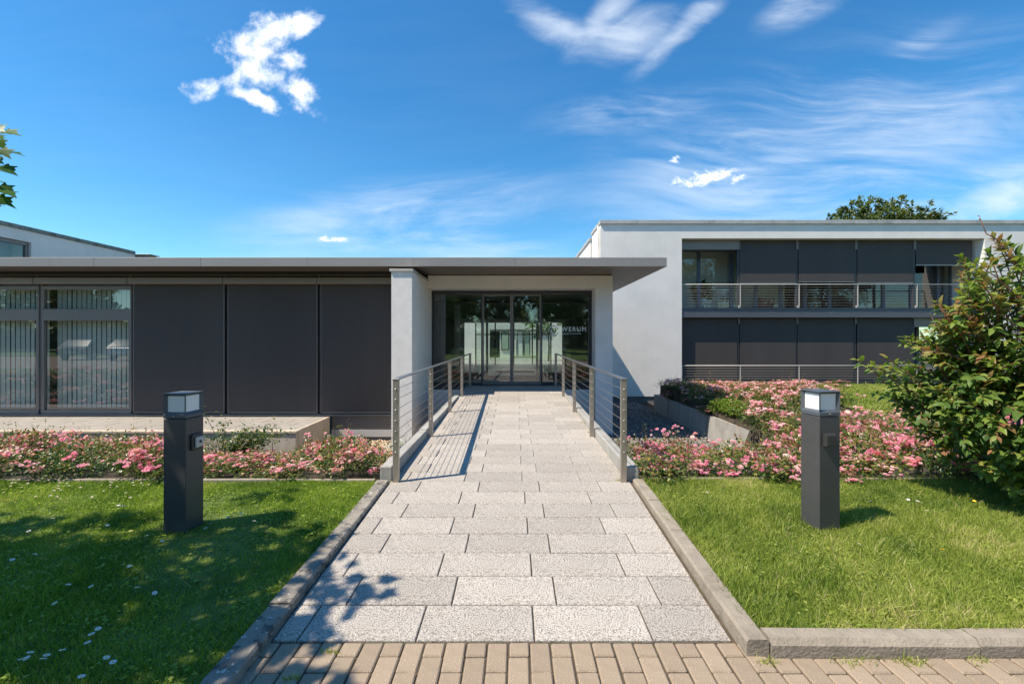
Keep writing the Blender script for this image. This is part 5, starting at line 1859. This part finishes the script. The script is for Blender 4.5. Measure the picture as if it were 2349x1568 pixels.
# trees across the drive behind the viewer: they fill the reflections in the glass
rt = random.Random(23)
k = 0
for (x, y, h, wd) in ((-27, -24, 11, 4.2), (-19, -21, 9, 3.6), (-12.5, -22, 12, 4.0), (-6.5, -19, 8.5, 3.2), (-1.5, -24, 12, 4.0), (4.5, -19, 9.5, 3.4), (10, -22, 12, 4.0), (16.5, -19, 10, 3.8), (23, -23, 13, 4.4), (31, -21, 11, 4.4), (39, -24, 13, 4.8), (-36, -27, 12, 4.6), (-45, -25, 11, 4.6), (-55, -30, 13, 5.5), (-66, -33, 13, 6), (-31, -36, 14, 6), (-22, -34, 14, 6), (-14, -35, 14, 6), (-4, -36, 15, 6), (7, -34, 15, 6), (18, -35, 15, 6), (28, -35, 15, 6), (48, -30, 14, 6), (-42, -37, 14, 6)):
    bl = []
    for q in range(13):
        a = rt.uniform(0, 6.28)
        rr_ = rt.uniform(0, 0.65) * wd
        bl.append((x + rr_ * math.cos(a), y + rr_ * math.sin(a), h * rt.uniform(0.22, 0.85), wd * rt.uniform(0.35, 0.6), wd * rt.uniform(0.35, 0.6), h * rt.uniform(0.12, 0.20)))
    tree('park_tree', 'leafy tree across the drive, mirrored in the window glass', 'tree', (x, y, 0.0), h * 0.9, 0.2, bl, 3200, 0.62, 'tree_leaf_fresh' if k % 2 else 'tree_leaf', SIMPLE_V, SIMPLE_F, group='trees across the drive', seed=50 + k)
    k += 1


hg = thing('hedge', 'tall added hedge beyond the far lawn, hiding the bright horizon mirrored in the glass', 'hedge', (0, -41, 0.0))  # added behind the trees to cover the bright horizon in reflections
n = 15000
pos = np.column_stack([RNG.uniform(-95, 95, n), -41 + RNG.normal(0, 0.8, n), RNG.uniform(0.05, 4.2, n)])
pos[:, 2] *= 0.8 + 0.35 * vnoise(pos[:, 0], pos[:, 0] * 0, 0.22, 90)
V, F, T = bake(SIMPLE_V, SIMPLE_F, pos, frames(unit(n), unit(n)), RNG.uniform(0.5, 0.9, n), np.clip(RNG.normal(0.4, 0.25, n), 0, 1))
ob('foliage', np_mesh('foliage', V, F, T), 'tree_leaf', hg)['kind'] = 'stuff'
ob('stems', MB().box(-95, 95, -41.3, -40.7, 0.0, 2.6), 'bark', hg)  # solid core of the added hedge

# ------------------------------------------------------------------ parked cars across the drive, mirrored in the window
def car(loc, rz, paint, label):
    root = thing('parked_car', label, 'car', loc, 'cars parked across the drive', (0, 0, rz))
    L, W = 4.4, 1.76
    prof = [(-2.2, 0.35), (-2.2, 0.72), (-2.1, 0.86), (-1.1, 0.95), (1.75, 0.98), (2.15, 0.90), (2.2, 0.40)]
    roofp = [(-1.1, 0.95), (-0.35, 1.42), (1.2, 1.46), (1.95, 0.98)]
    m = MB()
    n = len(prof)
    vs = [(x, s * W / 2 * (0.97 if z > 0.8 else 1), z) for s in (-1, 1) for (x, z) in prof]
    m.add(vs, [list(range(n)), list(range(n, 2 * n))[::-1]] + [[i, (i + 1) % n, n + (i + 1) % n, n + i] for i in range(n)])
    b = ob('body', m, paint, root, world=False)
    bv = b.modifiers.new('round', 'BEVEL')
    bv.width, bv.segments = 0.13, 4
    m = MB()
    vs = [(x, s * (W / 2 * (0.95 if z < 1 else 0.78)), z) for s in (-1, 1) for (x, z) in roofp]
    m.add(vs, [[0, 1, 2, 3], [7, 6, 5, 4], [0, 4, 5, 1], [1, 5, 6, 2], [2, 6, 7, 3]])
    ob('window_band', m, 'car_glass', root, world=False)
    ob('roof_panel', MB().cbox(-0.4, 1.25, -0.66, 0.66, 1.43, 1.475, 0.01), paint, root, world=False)
    for sx in (-1.35, 1.35):
        for sy in (-1, 1):
            wl = ob('wheel', MB().tube([(sx, sy * 0.70, 0.32), (sx, sy * 0.89, 0.32)], 0.32, 18), 'tyre', root, world=False)
            ob('rim', MB().tube([(sx, sy * 0.891, 0.32), (sx, sy * 0.90, 0.32)], 0.20, 14), 'car_silver', wl, world=False)
    for sy in (-1, 1):
        ob('tail_light', MB().cbox(2.17, 2.215, sy * 0.68 - 0.14, sy * 0.68 + 0.14, 0.70, 0.86, 0.01), 'lamp_red', root, world=False)
        ob('headlight', MB().cbox(-2.215, -2.16, sy * 0.66 - 0.16, sy * 0.66 + 0.16, 0.60, 0.72, 0.01), 'plate_white', root, world=False)
    ob('number_plate', MB().cbox(2.2, 2.215, -0.26, 0.26, 0.52, 0.63, 0.004), 'plate_white', root, world=False)


car((-31.3, -10.5, -0.004), R(75), 'car_dark', 'dark car parked across the drive, mirrored in the big window')
car((-27.3, -9.8, -0.004), R(75), 'car_silver', 'silver car parked across the drive, mirrored in the big window')


# ------------------------------------------------------------------ lawn flowers
def flower_meshes(n, ra, rb_, cup, pm, cm, cr):
    pv, pf = [], []
    for i in range(n):
        a = 2 * math.pi * i / n
        c, s = math.cos(a), math.sin(a)
        o = len(pv)
        for (rad, side, z) in ((ra, -0.0012, 0), (ra, 0.0012, 0), (rb_ * 0.8, 0.0022, cup), (rb_, 0, cup * 1.1), (rb_ * 0.8, -0.0022, cup)):
            pv.append((rad * c - side * s, rad * s + side * c, z))
        pf.append((o, o + 1, o + 2, o + 3, o + 4))
    pm_ = np_mesh('petals', pv, np.array(pf), np.full(len(pv), 0.6))
    pm_.materials.append(MATS[pm])
    c_ = MB().lathe([(cr, -0.001), (cr * 0.9, 0.002), (cr * 0.4, 0.0035), (0.0004, 0.0038)], (0, 0), 8).mesh('centre')
    c_.materials.append(MATS[cm])
    s_ = MB().tube([(0.004, 0, -0.06), (0.001, 0, -0.03), (0, 0, -0.001)], 0.001, 4).mesh('stem')
    s_.materials.append(MATS['twig_green'])
    return pm_, c_, s_


FLW = {'daisy': flower_meshes(13, 0.003, 0.014, 0.002, 'daisy_petal', 'petal_yellow', 0.0042),
       'clover': flower_meshes(12, 0.001, 0.011, 0.008, 'clover_petal', 'clover_petal', 0.007),
       'dandelion': flower_meshes(14, 0.001, 0.015, 0.005, 'petal_yellow', 'petal_yellow', 0.006)}


def flower(kind, x, y, zf, lift, label, group, s=1.0):
    pm_, c_, s_ = FLW[kind]
    root = ob('%s_flower' % kind, pm_, None, loc=(x, y, zf(x, y) + lift), rot=(random.uniform(-0.1, 0.45), random.uniform(-0.3, 0.3), random.uniform(0, 6.3)), scl=s)
    tag(root, label, 'flower', group)
    ob('centre', c_, None, root, world=False)
    ob('stem', s_, None, root, world=False)


for (a, b) in ((590, 687), (615, 690), (697, 709), (262, 748), (535, 787), (143, 811), (728, 838), (808, 862), (1048, 773), (1022, 795), (1133, 740), (1200, 726), (1265, 762), (175, 932), (62, 957), (612, 980), (645, 988), (340, 1083),
               (453, 1089), (682, 1087), (770, 1110), (273, 1173), (488, 1290), (455, 1317), (436, 1359), (310, 1399), (232, 1426), (214, 1444), (150, 1414), (108, 1447), (132, 1442), (530, 1431), (562, 1453), (405, 1528)):
    g = G(a * 0.4608, 845.6 + b * 0.4608, 0.09)
    flower('daisy', g.x, g.y, LZ, 0.052, 'little white daisy open in the shaded left lawn', 'daisies in the shaded lawn', 1.05)
for i in range(46):
    x = random.uniform(-5.4, -3.2)
    y = random.uniform(4.05, 4.62)
    flower('clover', x, y, LZ, 0.045, 'cream clover head in the sunlit strip of the left lawn', 'clover heads by the rose bed', random.uniform(0.8, 1.2))
for (a, b, kd) in ((1425, 686, 'daisy'), (1470, 692, 'daisy'), (1482, 697, 'daisy'), (1515, 740, 'daisy'), (1240, 697, 'daisy'), (1186, 890, 'daisy'), (450, 652, 'daisy')):
    g = G((1500 + a / 1.987) * 0.9396, (880 + b / 1.987) * 0.9396, 0.12)
    flower(kd, g.x, g.y, RZ, 0.075, 'white daisy in the sunny grass near the right bollard', 'daisies in the sunny lawn')
for (a, b) in ((1730, 595), (1810, 620), (1775, 632), (1745, 685), (1592, 915), (1940, 705)):
    g = G((1500 + a / 1.987) * 0.9396, (880 + b / 1.987) * 0.9396, 0.12)
    flower('dandelion', g.x, g.y, RZ, 0.075, 'yellow dandelion in the sunny grass below the shrub', 'dandelions in the sunny lawn')
